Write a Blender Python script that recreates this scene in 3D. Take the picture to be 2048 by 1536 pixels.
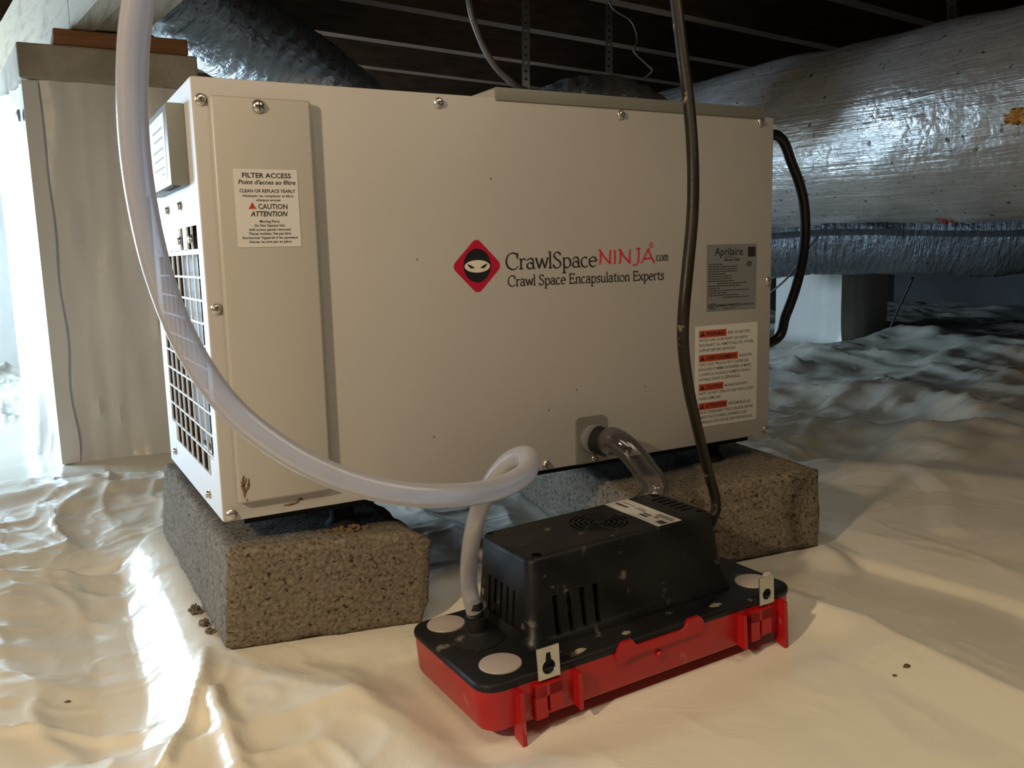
import bpy, bmesh, math, random
import numpy as np
from mathutils import Vector, Matrix

random.seed(7)
for o in list(bpy.data.objects):
    bpy.data.objects.remove(o)
SC = bpy.context.scene
COL = SC.collection

# ------------------------------------------------------------------ camera
cd = bpy.data.cameras.new('camera')
cam = bpy.data.objects.new('camera', cd)
COL.objects.link(cam)
R_ = Matrix(((0.872136, 0.092692, -0.480403), (-0.488631, 0.115122, -0.864862), (-0.024861, 0.989017, 0.145695)))
cam.matrix_world = Matrix.Translation((-0.13637, -0.76422, 0.22309)) @ R_.to_4x4()
cd.sensor_width = 36.0
cd.lens = 30.8818
cd.clip_start = 0.01
SC.camera = cam

# ------------------------------------------------------------------ world, lights, exposure
w = bpy.data.worlds.new('world')
SC.world = w
w.use_nodes = True
bg = w.node_tree.nodes['Background']
bg.inputs[0].default_value = (0.55, 0.72, 1.0, 1)
bg.inputs[1].default_value = 0.6

def light(name, kind, loc, energy, color, aim=None, **kw):
    l = bpy.data.lights.new(name, kind)
    l.energy = energy
    l.color = color
    for k, v in kw.items():
        setattr(l, k, v)
    o = bpy.data.objects.new(name, l)
    COL.objects.link(o)
    o.location = loc
    if aim is not None:
        d = Vector(aim) - Vector(loc)
        o.rotation_euler = d.to_track_quat('-Z', 'Y').to_euler()
    return o

# daylight coming in through the access hatch of the left wall
light('hatch_daylight', 'AREA', (-1.03, 1.95, 0.26), 66.0, (0.56, 0.78, 1.0), aim=(0.3, 1.3, 0.15),
      shape='RECTANGLE', size=1.0, size_y=0.56)
# incandescent work lamp held up to the left of the camera
light('work_lamp', 'SPOT', (-0.75, -0.62, 0.575), 31.0, (1.0, 0.785, 0.53), aim=(0.25, 0.0, 0.0),
      shadow_soft_size=0.03, spot_size=math.radians(105), spot_blend=0.7)

# unseen fill light, added under the joists to brighten the floor
light('overhead_fill', 'AREA', (0.18, -0.60, 0.785), 4.1, (1.0, 0.83, 0.60), aim=(0.18, -0.60, 0.0),
      shape='RECTANGLE', size=0.9, size_y=0.30)

vs = SC.view_settings
vs.view_transform = 'Standard'
vs.look = 'None'
vs.exposure = 0.0
vs.gamma = 1.0
vs.use_curve_mapping = False

# ------------------------------------------------------------------ materials
MATS = {}

def mat(name, c1, c2=None, scale=20.0, rough=0.5, metal=0.0, bump=0.0, bscale=None, detail=4.0,
        spec=0.5, lo=0.35, hi=0.65, stretch=None, rough2=None, coat=0.0, vor=0.0, vscale=60.0, bdist=0.002,
        trans=0.0, sss=0.0, spots=None, sscale=30.0, slo=0.62, shi=0.70):
    m = bpy.data.materials.new(name)
    m.use_nodes = True
    nt = m.node_tree
    n, l = nt.nodes, nt.links
    b = n['Principled BSDF']
    b.inputs['Base Color'].default_value = (*c1, 1)
    b.inputs['Roughness'].default_value = rough
    b.inputs['Metallic'].default_value = metal
    b.inputs['Specular IOR Level'].default_value = spec
    b.inputs['Coat Weight'].default_value = coat
    if trans:
        b.inputs['Transmission Weight'].default_value = trans
    tc = n.new('ShaderNodeTexCoord')
    mp = n.new('ShaderNodeMapping')
    l.new(tc.outputs['Object'], mp.inputs['Vector'])
    if stretch:
        mp.inputs['Scale'].default_value = stretch
    if c2:
        t = n.new('ShaderNodeTexNoise')
        t.inputs['Scale'].default_value = scale
        t.inputs['Detail'].default_value = detail
        l.new(mp.outputs[0], t.inputs['Vector'])
        r = n.new('ShaderNodeValToRGB')
        r.color_ramp.elements[0].position = lo
        r.color_ramp.elements[1].position = hi
        r.color_ramp.elements[0].color = (*c1, 1)
        r.color_ramp.elements[1].color = (*c2, 1)
        l.new(t.outputs[0], r.inputs[0])
        out = r.outputs[0]
        if spots:
            t2 = n.new('ShaderNodeTexNoise')
            t2.inputs['Scale'].default_value = sscale
            t2.inputs['Detail'].default_value = 6
            l.new(tc.outputs['Object'], t2.inputs['Vector'])
            r2 = n.new('ShaderNodeMapRange')
            r2.inputs[1].default_value = slo
            r2.inputs[2].default_value = shi
            l.new(t2.outputs[0], r2.inputs[0])
            mx = n.new('ShaderNodeMix')
            mx.data_type = 'RGBA'
            l.new(r2.outputs[0], mx.inputs[0])
            l.new(out, mx.inputs[6])
            mx.inputs[7].default_value = (*spots, 1)
            out = mx.outputs[2]
        l.new(out, b.inputs['Base Color'])
        if rough2 is not None:
            mr = n.new('ShaderNodeMapRange')
            mr.inputs[1].default_value = lo
            mr.inputs[2].default_value = hi
            mr.inputs[3].default_value = rough
            mr.inputs[4].default_value = rough2
            l.new(t.outputs[0], mr.inputs[0])
            l.new(mr.outputs[0], b.inputs['Roughness'])
    if bump:
        t = n.new('ShaderNodeTexNoise')
        t.inputs['Scale'].default_value = bscale or scale * 3
        t.inputs['Detail'].default_value = 6
        l.new(mp.outputs[0], t.inputs['Vector'])
        h = t.outputs[0]
        if vor:
            v = n.new('ShaderNodeTexVoronoi')
            v.inputs['Scale'].default_value = vscale
            l.new(mp.outputs[0], v.inputs['Vector'])
            ma = n.new('ShaderNodeMath')
            ma.operation = 'MULTIPLY_ADD'
            ma.inputs[1].default_value = vor
            l.new(v.outputs[0], ma.inputs[0])
            l.new(h, ma.inputs[2])
            h = ma.outputs[0]
        bp = n.new('ShaderNodeBump')
        bp.inputs['Strength'].default_value = bump
        bp.inputs['Distance'].default_value = bdist
        l.new(h, bp.inputs['Height'])
        l.new(bp.outputs[0], b.inputs['Normal'])
    MATS[name] = m
    return m

mat('cabinet_paint', (0.4026, 0.3828, 0.363), (0.4224, 0.3993, 0.3795), scale=6, rough=0.42, bump=0.06, bscale=900, bdist=0.0006)
mat('filter_paint', (0.4026, 0.3828, 0.3432), (0.4224, 0.3993, 0.3564), scale=6, rough=0.38, bump=0.06, bscale=900, bdist=0.0006)
mat('grille_paint', (0.68, 0.68, 0.68), rough=0.4)
mat('grey_plastic', (0.165, 0.165, 0.145), rough=0.5)
mat('box_grey', (0.17, 0.175, 0.155), rough=0.45)
mat('label_white', (0.5904, 0.576, 0.5472), rough=0.4)
mat('label_silver', (0.24, 0.248, 0.256), rough=0.45, metal=0.3)
mat('ink', (0.018, 0.014, 0.012), rough=0.6)
mat('ink_soft', (0.10, 0.085, 0.07), rough=0.6)
mat('red_ink', (0.55, 0.02, 0.05), rough=0.5)
mat('crimson', (0.4125, 0.006, 0.03375), rough=0.45)
mat('warn_red', (0.465, 0.05625, 0.0225), rough=0.5)
mat('logo_black', (0.010, 0.010, 0.014), rough=0.45)
mat('logo_cream', (0.6375, 0.6, 0.495), rough=0.5)
mat('screw_steel', (0.62, 0.60, 0.56), rough=0.28, metal=0.95)
mat('zinc', (0.66, 0.66, 0.60), (0.55, 0.55, 0.50), scale=40, rough=0.32, metal=0.9)
mat('galv', (0.168, 0.162, 0.15), (0.12, 0.114, 0.108), scale=60, rough=0.45, metal=0.85)
mat('coil_fin', (0.085, 0.09, 0.095), rough=0.6)
mat('dark_inside', (0.015, 0.014, 0.013), rough=0.8)
mat('coil_dust', (0.09, 0.084, 0.075), (0.066, 0.06, 0.054), scale=30, rough=0.6, metal=0.3)
mat('rubber', (0.012, 0.012, 0.013), rough=0.85, spec=0.2)
mat('mud', (0.11, 0.065, 0.028), (0.19, 0.12, 0.055), scale=200, rough=0.9, bump=0.5, bscale=600)
mat('pump_red', (0.4216, 0.00816, 0.01088), (0.374, 0.0068, 0.00952), scale=25, rough=0.34, bump=0.05, bscale=500, spots=(0.55, 0.20, 0.17), sscale=45, slo=0.66, shi=0.80)
mat('pump_black', (0.006, 0.006, 0.0075), (0.011, 0.0105, 0.010), scale=18, rough=0.42, rough2=0.58, spec=0.28, bump=0.12, bscale=350, bdist=0.0008, spots=(0.17, 0.155, 0.135), sscale=55, slo=0.64, shi=0.76)
mat('cap_plug', (0.416, 0.352, 0.32), rough=0.4)
mat('cord_black', (0.010, 0.010, 0.010), rough=0.32)
mat('cord_dirty', (0.010, 0.008, 0.005), (0.020, 0.015, 0.008), scale=30, rough=0.42, spec=0.3, bump=0.15, bscale=200, spots=(0.28, 0.24, 0.18), sscale=70, slo=0.66, shi=0.74)
mat('cord_grey', (0.03, 0.027, 0.024), (0.11, 0.10, 0.09), scale=35, rough=0.4, bump=0.1, bscale=200)
mat('concrete', (0.125, 0.102, 0.075), (0.245, 0.205, 0.152), scale=260, detail=6, lo=0.36, hi=0.66, rough=0.97, bump=0.42, bscale=520, bdist=0.0022, vor=0.5, vscale=260, spec=0.1, spots=(0.045, 0.034, 0.024), sscale=210, slo=0.585, shi=0.66)
mat('concrete_cap', (0.37, 0.32, 0.25), (0.26, 0.225, 0.17), scale=14, rough=0.95, bump=0.6, bscale=190, bdist=0.003, spec=0.15)
mat('wood_dark', (0.125, 0.068, 0.034), (0.070, 0.036, 0.018), scale=9, rough=0.8, stretch=(0.6, 8, 8), bump=0.2, bscale=30)
mat('wood_shim', (0.24, 0.1, 0.0336), (0.176, 0.068, 0.0224), scale=10, rough=0.75, stretch=(1, 10, 12), bump=0.2, bscale=40)
mat('wood_white', (0.28, 0.225, 0.15), (0.18, 0.135, 0.08), scale=7, rough=0.7, stretch=(10, 0.8, 10), lo=0.5, hi=0.75, bump=0.25, bscale=25)
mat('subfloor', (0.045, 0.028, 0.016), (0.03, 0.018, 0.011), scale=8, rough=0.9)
mat('wrap_white', (0.646, 0.6205, 0.5695), (0.595, 0.5695, 0.51), scale=5, rough=0.36, bump=0.5, bscale=9, bdist=0.012, detail=3)
mat('fiberglass', (0.62, 0.36, 0.10), (0.45, 0.2, 0.06), scale=120, rough=1.0, bump=0.8, bscale=300, bdist=0.004)
mat('pink_fiber', (0.30, 0.07, 0.05), (0.2, 0.04, 0.03), scale=120, rough=1.0, bump=0.8, bscale=300, bdist=0.004)
mat('wall_concrete', (0.13, 0.13, 0.13), (0.08, 0.08, 0.08), scale=3, rough=0.9, bump=0.2, bscale=40)


def foil(name, c, rough, wr_scale, wr_stretch, bump, crum=0.5, spots=(0.16, 0.10, 0.07), metal=0.9):
    m = mat(name, c, tuple(x * 0.80 for x in c), scale=14, rough=rough, metal=metal, rough2=rough + 0.14,
            spots=spots, sscale=60, slo=0.66, shi=0.71)
    nt = m.node_tree
    n, l = nt.nodes, nt.links
    b = n['Principled BSDF']
    tc = n.new('ShaderNodeTexCoord')
    mp = n.new('ShaderNodeMapping')
    mp.inputs['Scale'].default_value = wr_stretch
    l.new(tc.outputs['UV'], mp.inputs['Vector'])
    t = n.new('ShaderNodeTexNoise')
    t.inputs['Scale'].default_value = wr_scale
    t.inputs['Detail'].default_value = 5
    t.inputs['Roughness'].default_value = 0.65
    l.new(mp.outputs[0], t.inputs['Vector'])
    v = n.new('ShaderNodeTexVoronoi')
    v.inputs['Scale'].default_value = 55
    v.feature = 'DISTANCE_TO_EDGE'
    l.new(tc.outputs['Object'], v.inputs['Vector'])
    t2 = n.new('ShaderNodeTexNoise')
    t2.inputs['Scale'].default_value = 26
    t2.inputs['Detail'].default_value = 7
    l.new(tc.outputs['Object'], t2.inputs['Vector'])
    ma = n.new('ShaderNodeMath')
    ma.operation = 'MULTIPLY_ADD'
    ma.inputs[1].default_value = crum
    l.new(t2.outputs[0], ma.inputs[0])
    l.new(t.outputs[0], ma.inputs[2])
    ma2 = n.new('ShaderNodeMath')
    ma2.operation = 'MULTIPLY_ADD'
    ma2.inputs[1].default_value = 0.25
    l.new(v.outputs[0], ma2.inputs[0])
    l.new(ma.outputs[0], ma2.inputs[2])
    bp = n.new('ShaderNodeBump')
    bp.inputs['Strength'].default_value = bump
    bp.inputs['Distance'].default_value = 0.012
    l.new(ma2.outputs[0], bp.inputs['Height'])
    l.new(bp.outputs[0], b.inputs['Normal'])
    return m

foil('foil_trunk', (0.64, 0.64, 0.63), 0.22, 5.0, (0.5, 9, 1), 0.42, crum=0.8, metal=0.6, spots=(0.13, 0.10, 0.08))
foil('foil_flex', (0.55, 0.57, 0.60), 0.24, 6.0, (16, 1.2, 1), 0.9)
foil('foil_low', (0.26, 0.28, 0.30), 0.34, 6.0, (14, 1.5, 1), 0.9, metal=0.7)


def plastic_sheet():
    m = mat('vapor_barrier', (0.83, 0.775, 0.655), (0.79, 0.73, 0.60), scale=1.6, rough=0.22, rough2=0.32,
            spec=0.55, detail=3)
    nt = m.node_tree
    n, l = nt.nodes, nt.links
    b = n['Principled BSDF']
    tc = n.new('ShaderNodeTexCoord')
    h = None
    for sc, amp, dis in ((9.0, 1.0, 2.2), (34.0, 0.28, 1.5), (3.2, 1.2, 2.5)):
        t = n.new('ShaderNodeTexNoise')
        t.inputs['Scale'].default_value = sc
        t.inputs['Detail'].default_value = 3
        t.inputs['Distortion'].default_value = dis
        l.new(tc.outputs['Object'], t.inputs['Vector'])
        s = n.new('ShaderNodeMath')          # ridged: 1 - |2n-1|
        s.operation = 'MULTIPLY_ADD'
        s.inputs[1].default_value = 2
        s.inputs[2].default_value = -1
        l.new(t.outputs[0], s.inputs[0])
        a = n.new('ShaderNodeMath')
        a.operation = 'ABSOLUTE'
        l.new(s.outputs[0], a.inputs[0])
        k = n.new('ShaderNodeMath')
        k.operation = 'MULTIPLY_ADD'
        k.inputs[1].default_value = -amp
        l.new(a.outputs[0], k.inputs[0])
        if h is None:
            k.inputs[2].default_value = 0
        else:
            l.new(h, k.inputs[2])
        h = k.outputs[0]
    bp = n.new('ShaderNodeBump')
    bp.inputs['Strength'].default_value = 0.05
    bp.inputs['Distance'].default_value = 0.012
    l.new(h, bp.inputs['Height'])
    l.new(bp.outputs[0], b.inputs['Normal'])
    return m

plastic_sheet()


def vinyl(name, body, tint, clear, rough, edge=0.25):
    m = bpy.data.materials.new(name)
    m.use_nodes = True
    n, l = m.node_tree.nodes, m.node_tree.links
    n.remove(n['Principled BSDF'])
    out = n['Material Output']
    d = n.new('ShaderNodeBsdfDiffuse')
    d.inputs[0].default_value = (*body, 1)
    tl = n.new('ShaderNodeBsdfTranslucent')
    tl.inputs[0].default_value = (*body, 1)
    m1 = n.new('ShaderNodeMixShader')
    m1.inputs[0].default_value = 0.45
    l.new(d.outputs[0], m1.inputs[1])
    l.new(tl.outputs[0], m1.inputs[2])
    tr = n.new('ShaderNodeBsdfTransparent')
    tr.inputs[0].default_value = (*tint, 1)
    lw = n.new('ShaderNodeLayerWeight')
    lw.inputs[0].default_value = 0.35
    mr = n.new('ShaderNodeMapRange')
    mr.inputs[1].default_value = 0
    mr.inputs[2].default_value = 0.8
    mr.inputs[3].default_value = clear
    mr.inputs[4].default_value = clear * edge
    l.new(lw.outputs['Facing'], mr.inputs[0])
    m2 = n.new('ShaderNodeMixShader')
    l.new(mr.outputs[0], m2.inputs[0])
    l.new(m1.outputs[0], m2.inputs[1])
    l.new(tr.outputs[0], m2.inputs[2])
    g = n.new('ShaderNodeBsdfGlossy')
    g.inputs[0].default_value = (1, 1, 1, 1)
    g.inputs['Roughness'].default_value = rough
    fr = n.new('ShaderNodeFresnel')
    fr.inputs[0].default_value = 1.45
    m3 = n.new('ShaderNodeMixShader')
    l.new(fr.outputs[0], m3.inputs[0])
    l.new(m2.outputs[0], m3.inputs[1])
    l.new(g.outputs[0], m3.inputs[2])
    l.new(m3.outputs[0], out.inputs[0])
    MATS[name] = m

vinyl('vinyl_milky', (0.56, 0.55, 0.58), (0.9, 0.9, 0.95), 0.36, 0.22)
vinyl('vinyl_clear', (0.55, 0.52, 0.52), (0.95, 0.93, 0.93), 0.95, 0.06, 0.75)

# ------------------------------------------------------------------ mesh helpers
class MB:
    def __init__(s):
        s.v = []
        s.f = []
        s.uv = {}

    def add(s, vs, fs):
        k = len(s.v)
        s.v += [tuple(p) for p in vs]
        s.f += [tuple(i + k for i in f) for f in fs]
        return s

    def box(s, a, b):
        x0, y0, z0 = a
        x1, y1, z1 = b
        return s.add([(x0, y0, z0), (x1, y0, z0), (x1, y1, z0), (x0, y1, z0), (x0, y0, z1), (x1, y0, z1), (x1, y1, z1), (x0, y1, z1)],
                     [(0, 3, 2, 1), (4, 5, 6, 7), (0, 1, 5, 4), (1, 2, 6, 5), (2, 3, 7, 6), (3, 0, 4, 7)])

    def bm(s, bm):
        bm.verts.index_update()
        s.add([v.co[:] for v in bm.verts], [[v.index for v in f.verts] for f in bm.faces])
        bm.free()
        return s

    def rbox(s, a, b, r, seg=2):
        m = bmesh.new()
        bmesh.ops.create_cube(m, size=1.0)
        for v in m.verts:
            for i in range(3):
                v.co[i] = a[i] + (v.co[i] + 0.5) * (b[i] - a[i])
        bmesh.ops.bevel(m, geom=list(m.edges), offset=r, segments=seg, affect='EDGES', profile=0.5)
        return s.bm(m)

    def prism(s, loop0, loop1, cap0=True, cap1=True):
        n = len(loop0)
        f = [(i, (i + 1) % n, n + (i + 1) % n, n + i) for i in range(n)]
        if cap0:
            f.append(tuple(range(n - 1, -1, -1)))
        if cap1:
            f.append(tuple(range(n, 2 * n)))
        return s.add(list(loop0) + list(loop1), f)

    def loft(s, loops, cap0=True, cap1=True):
        n = len(loops[0])
        v = [p for L in loops for p in L]
        f = []
        for k in range(len(loops) - 1):
            for i in range(n):
                j = (i + 1) % n
                f.append((k * n + i, k * n + j, (k + 1) * n + j, (k + 1) * n + i))
        if cap0:
            f.append(tuple(range(n - 1, -1, -1)))
        if cap1:
            f.append(tuple(range((len(loops) - 1) * n, len(loops) * n)))
        return s.add(v, f)

    def lathe(s, c, axis, prof, n=20):
        ax = Vector(axis).normalized()
        u = ax.orthogonal().normalized()
        t = ax.cross(u)
        loops = []
        for r, h in prof:
            r = max(r, 1e-5)
            loops.append([tuple(Vector(c) + ax * h + (u * math.cos(2 * math.pi * i / n) + t * math.sin(2 * math.pi * i / n)) * r) for i in range(n)])
        return s.loft(loops)

    def build(s, name, m, parent=None, smooth=False, bev=0):
        me = bpy.data.meshes.new(name)
        vs_ = s.v
        loc = None
        if parent is None:
            a = np.array(vs_)
            loc = ((a[:, 0].min() + a[:, 0].max()) / 2, (a[:, 1].min() + a[:, 1].max()) / 2, a[:, 2].min())
            vs_ = [tuple(p) for p in a - np.array(loc)]
        me.from_pydata(vs_, [], s.f)
        me.validate()
        bm = bmesh.new()
        bm.from_mesh(me)
        bmesh.ops.recalc_face_normals(bm, faces=bm.faces)
        bm.to_mesh(me)
        bm.free()
        o = bpy.data.objects.new(name, me)
        COL.objects.link(o)
        me.materials.append(MATS[m])
        if smooth:
            me.polygons.foreach_set('use_smooth', [True] * len(me.polygons))
            if smooth != 'all':
                try:
                    me.set_sharp_from_angle(angle=math.radians(40))
                except Exception:
                    pass
        if parent is not None:
            o.parent = parent
            if parent.type == 'MESH':
                o.location = -Vector(parent['base']) if 'base' in parent else (0, 0, 0)
        if loc is not None:
            o.location = loc
            BASE[o.name] = Vector(loc)
        return o

BASE = {}

def under(o, parent):
    """parent a part given in the grand-parent's coordinates under a top-level mesh that was re-centred"""
    o.parent = parent
    o.location = -BASE.get(parent.name, Vector((0, 0, 0)))
    return o

def tag(o, label, cat, group=None, kind=None):
    if label:
        o['label'] = label
    if cat:
        o['category'] = cat
    if group:
        o['group'] = group
    if kind:
        o['kind'] = kind
    return o

def empty(name, loc=(0, 0, 0), rot=None):
    o = bpy.data.objects.new(name, None)
    COL.objects.link(o)
    o.empty_display_size = 0.05
    if rot is None:
        o.location = loc
    else:
        o.matrix_world = Matrix.Translation(loc) @ Matrix(rot).to_4x4()
    return o

def spline(pts, n=10):
    P = [Vector(p) for p in pts]
    P = [P[0] * 2 - P[1]] + P + [P[-1] * 2 - P[-2]]
    out = []
    for i in range(1, len(P) - 2):
        a, b, c, d = P[i - 1], P[i], P[i + 1], P[i + 2]
        for k in range(n):
            t = k / n
            out.append(0.5 * ((2 * b) + (c - a) * t + (2 * a - 5 * b + 4 * c - d) * t * t + (3 * b - a - 3 * c + d) * t ** 3))
    out.append(P[-2].copy())
    return out

def frames(path):
    T = []
    for i in range(len(path)):
        a = path[max(0, i - 1)]
        b = path[min(len(path) - 1, i + 1)]
        T.append((b - a).normalized())
    u = T[0].orthogonal().normalized()
    U = []
    for t in T:
        u = (u - t * u.dot(t)).normalized()
        U.append(u.copy())
    return T, U

def tube(mb, pts, r, n=14, sub=10, hollow=0.0, rad=None):
    path = spline(pts, sub)
    T, U = frames(path)
    loops = []
    for i, p in enumerate(path):
        v = T[i].cross(U[i])
        rr = r if rad is None else rad(i / (len(path) - 1))
        loops.append([tuple(p + (U[i] * math.cos(2 * math.pi * k / n) + v * math.sin(2 * math.pi * k / n)) * rr) for k in range(n)])
    mb.loft(loops)
    if hollow:
        inner = []
        for i, p in enumerate(path):
            v = T[i].cross(U[i])
            inner.append([tuple(p + (U[i] * math.cos(2 * math.pi * k / n) + v * math.sin(2 * math.pi * k / n)) * hollow) for k in range(n)])
        mb.loft(inner)
    return path

def rrect(x0, y0, x1, y1, r, z, n=5):
    out = []
    for cx, cy, a0 in ((x1 - r, y0 + r, -90), (x1 - r, y1 - r, 0), (x0 + r, y1 - r, 90), (x0 + r, y0 + r, 180)):
        for k in range(n + 1):
            a = math.radians(a0 + 90 * k / n)
            out.append((cx + r * math.cos(a), cy + r * math.sin(a), z))
    return out

# ------------------------------------------------------------------ noise for numpy height fields
_TABS = {}

def _tab(seed):
    if seed not in _TABS:
        _TABS[seed] = np.random.RandomState(seed).rand(256, 256)
    return _TABS[seed]

def vnoise(x, y, seed):
    t = _tab(seed)
    xi = np.floor(x).astype(int)
    yi = np.floor(y).astype(int)
    fx = x - xi
    fy = y - yi
    fx = fx * fx * fx * (fx * (fx * 6 - 15) + 10)
    fy = fy * fy * fy * (fy * (fy * 6 - 15) + 10)
    g = lambda a, b: t[a % 256, b % 256]
    return (g(xi, yi) * (1 - fx) + g(xi + 1, yi) * fx) * (1 - fy) + (g(xi, yi + 1) * (1 - fx) + g(xi + 1, yi + 1) * fx) * fy

def fbm(x, y, seed, o=4):
    s = 0
    a = 0.5
    for k in range(o):
        s = s + a * (vnoise(x * 2 ** k, y * 2 ** k, seed + k) - 0.5)
        a *= 0.5
    return s

def crumple(x, y, seed):
    """sheet slung between creases: min over paraboloids on a jittered grid"""
    tx, ty, th = _tab(seed), _tab(seed + 1), _tab(seed + 2)
    xi = np.floor(x).astype(int)
    yi = np.floor(y).astype(int)
    best = np.full(x.shape, 1e9)
    for i in (-1, 0, 1):
        for j in (-1, 0, 1):
            a = (xi + i)
            b = (yi + j)
            px = a + tx[a % 256, b % 256]
            py = b + ty[a % 256, b % 256]
            d = (x - px) ** 2 + (y - py) ** 2 + 0.35 * th[a % 256, b % 256]
            best = np.minimum(best, d)
    return np.minimum(best, 1.2)

def crease(x, y, poly, prof, endfade=0.06):
    """height by signed distance (left of travel positive) from a polyline"""
    P = np.array(poly)[:, :2]
    bd = np.full(x.shape, 1e9)
    sd = np.zeros(x.shape)
    ef = np.ones(x.shape)
    for i in range(len(P) - 1):
        a, b = P[i], P[i + 1]
        e = b - a
        L = np.hypot(*e)
        t = ((x - a[0]) * e[0] + (y - a[1]) * e[1]) / (L * L)
        tc = np.clip(t, 0, 1)
        dx = x - a[0] - tc * e[0]
        dy = y - a[1] - tc * e[1]
        d = np.hypot(dx, dy)
        cr = e[0] * (y - a[1]) - e[1] * (x - a[0])
        over = np.zeros(x.shape)
        if i == 0:
            over = np.where(t < 0, -t * L, over)
        if i == len(P) - 2:
            over = np.where(t > 1, (t - 1) * L, over)
        m = d < bd
        bd = np.where(m, d, bd)
        sd = np.where(m, np.where(cr > 0, d, -d), sd)
        ef = np.where(m, np.exp(-(over / endfade) ** 2), ef)
    ds = [p[0] for p in prof]
    hs = [p[1] for p in prof]
    return np.interp(sd, ds, hs) * ef

# ------------------------------------------------------------------ floor: vapour barrier sheet over uneven ground
ZG = -0.127
BL = dict(x=0.0011, y=-0.0021, yaw=-0.002, w=0.1955, d=0.3927, h=0.0941, t=0.0905, zt=-0.0234)
BR = dict(x=0.4123, y=-0.0353, yaw=-0.176, w=0.2404, d=0.3927, h=0.0941, t=-0.0306, zt=-0.0366)

def block_local(B, x, y):
    dx, dy = x - B['x'], y - B['y']
    c, s = math.cos(B['yaw']), math.sin(B['yaw'])
    return dx * c + dy * s, -dx * s + dy * c

def smooth01(t):
    t = np.clip(t, 0, 1)
    return t * t * (3 - 2 * t)

def axis_list(lo, hi, f0, f1, fine, grow=1.06, cap=0.022):
    a = list(np.arange(f0, f1, fine))
    st = fine
    p = a[-1]
    while p < hi:
        st = min(st * grow, cap)
        p += st
        a.append(p)
    st = fine
    p = a[0]
    b = []
    while p > lo:
        st = min(st * grow, cap)
        p -= st
        b.append(p)
    return np.array(b[::-1] + a)

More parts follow.
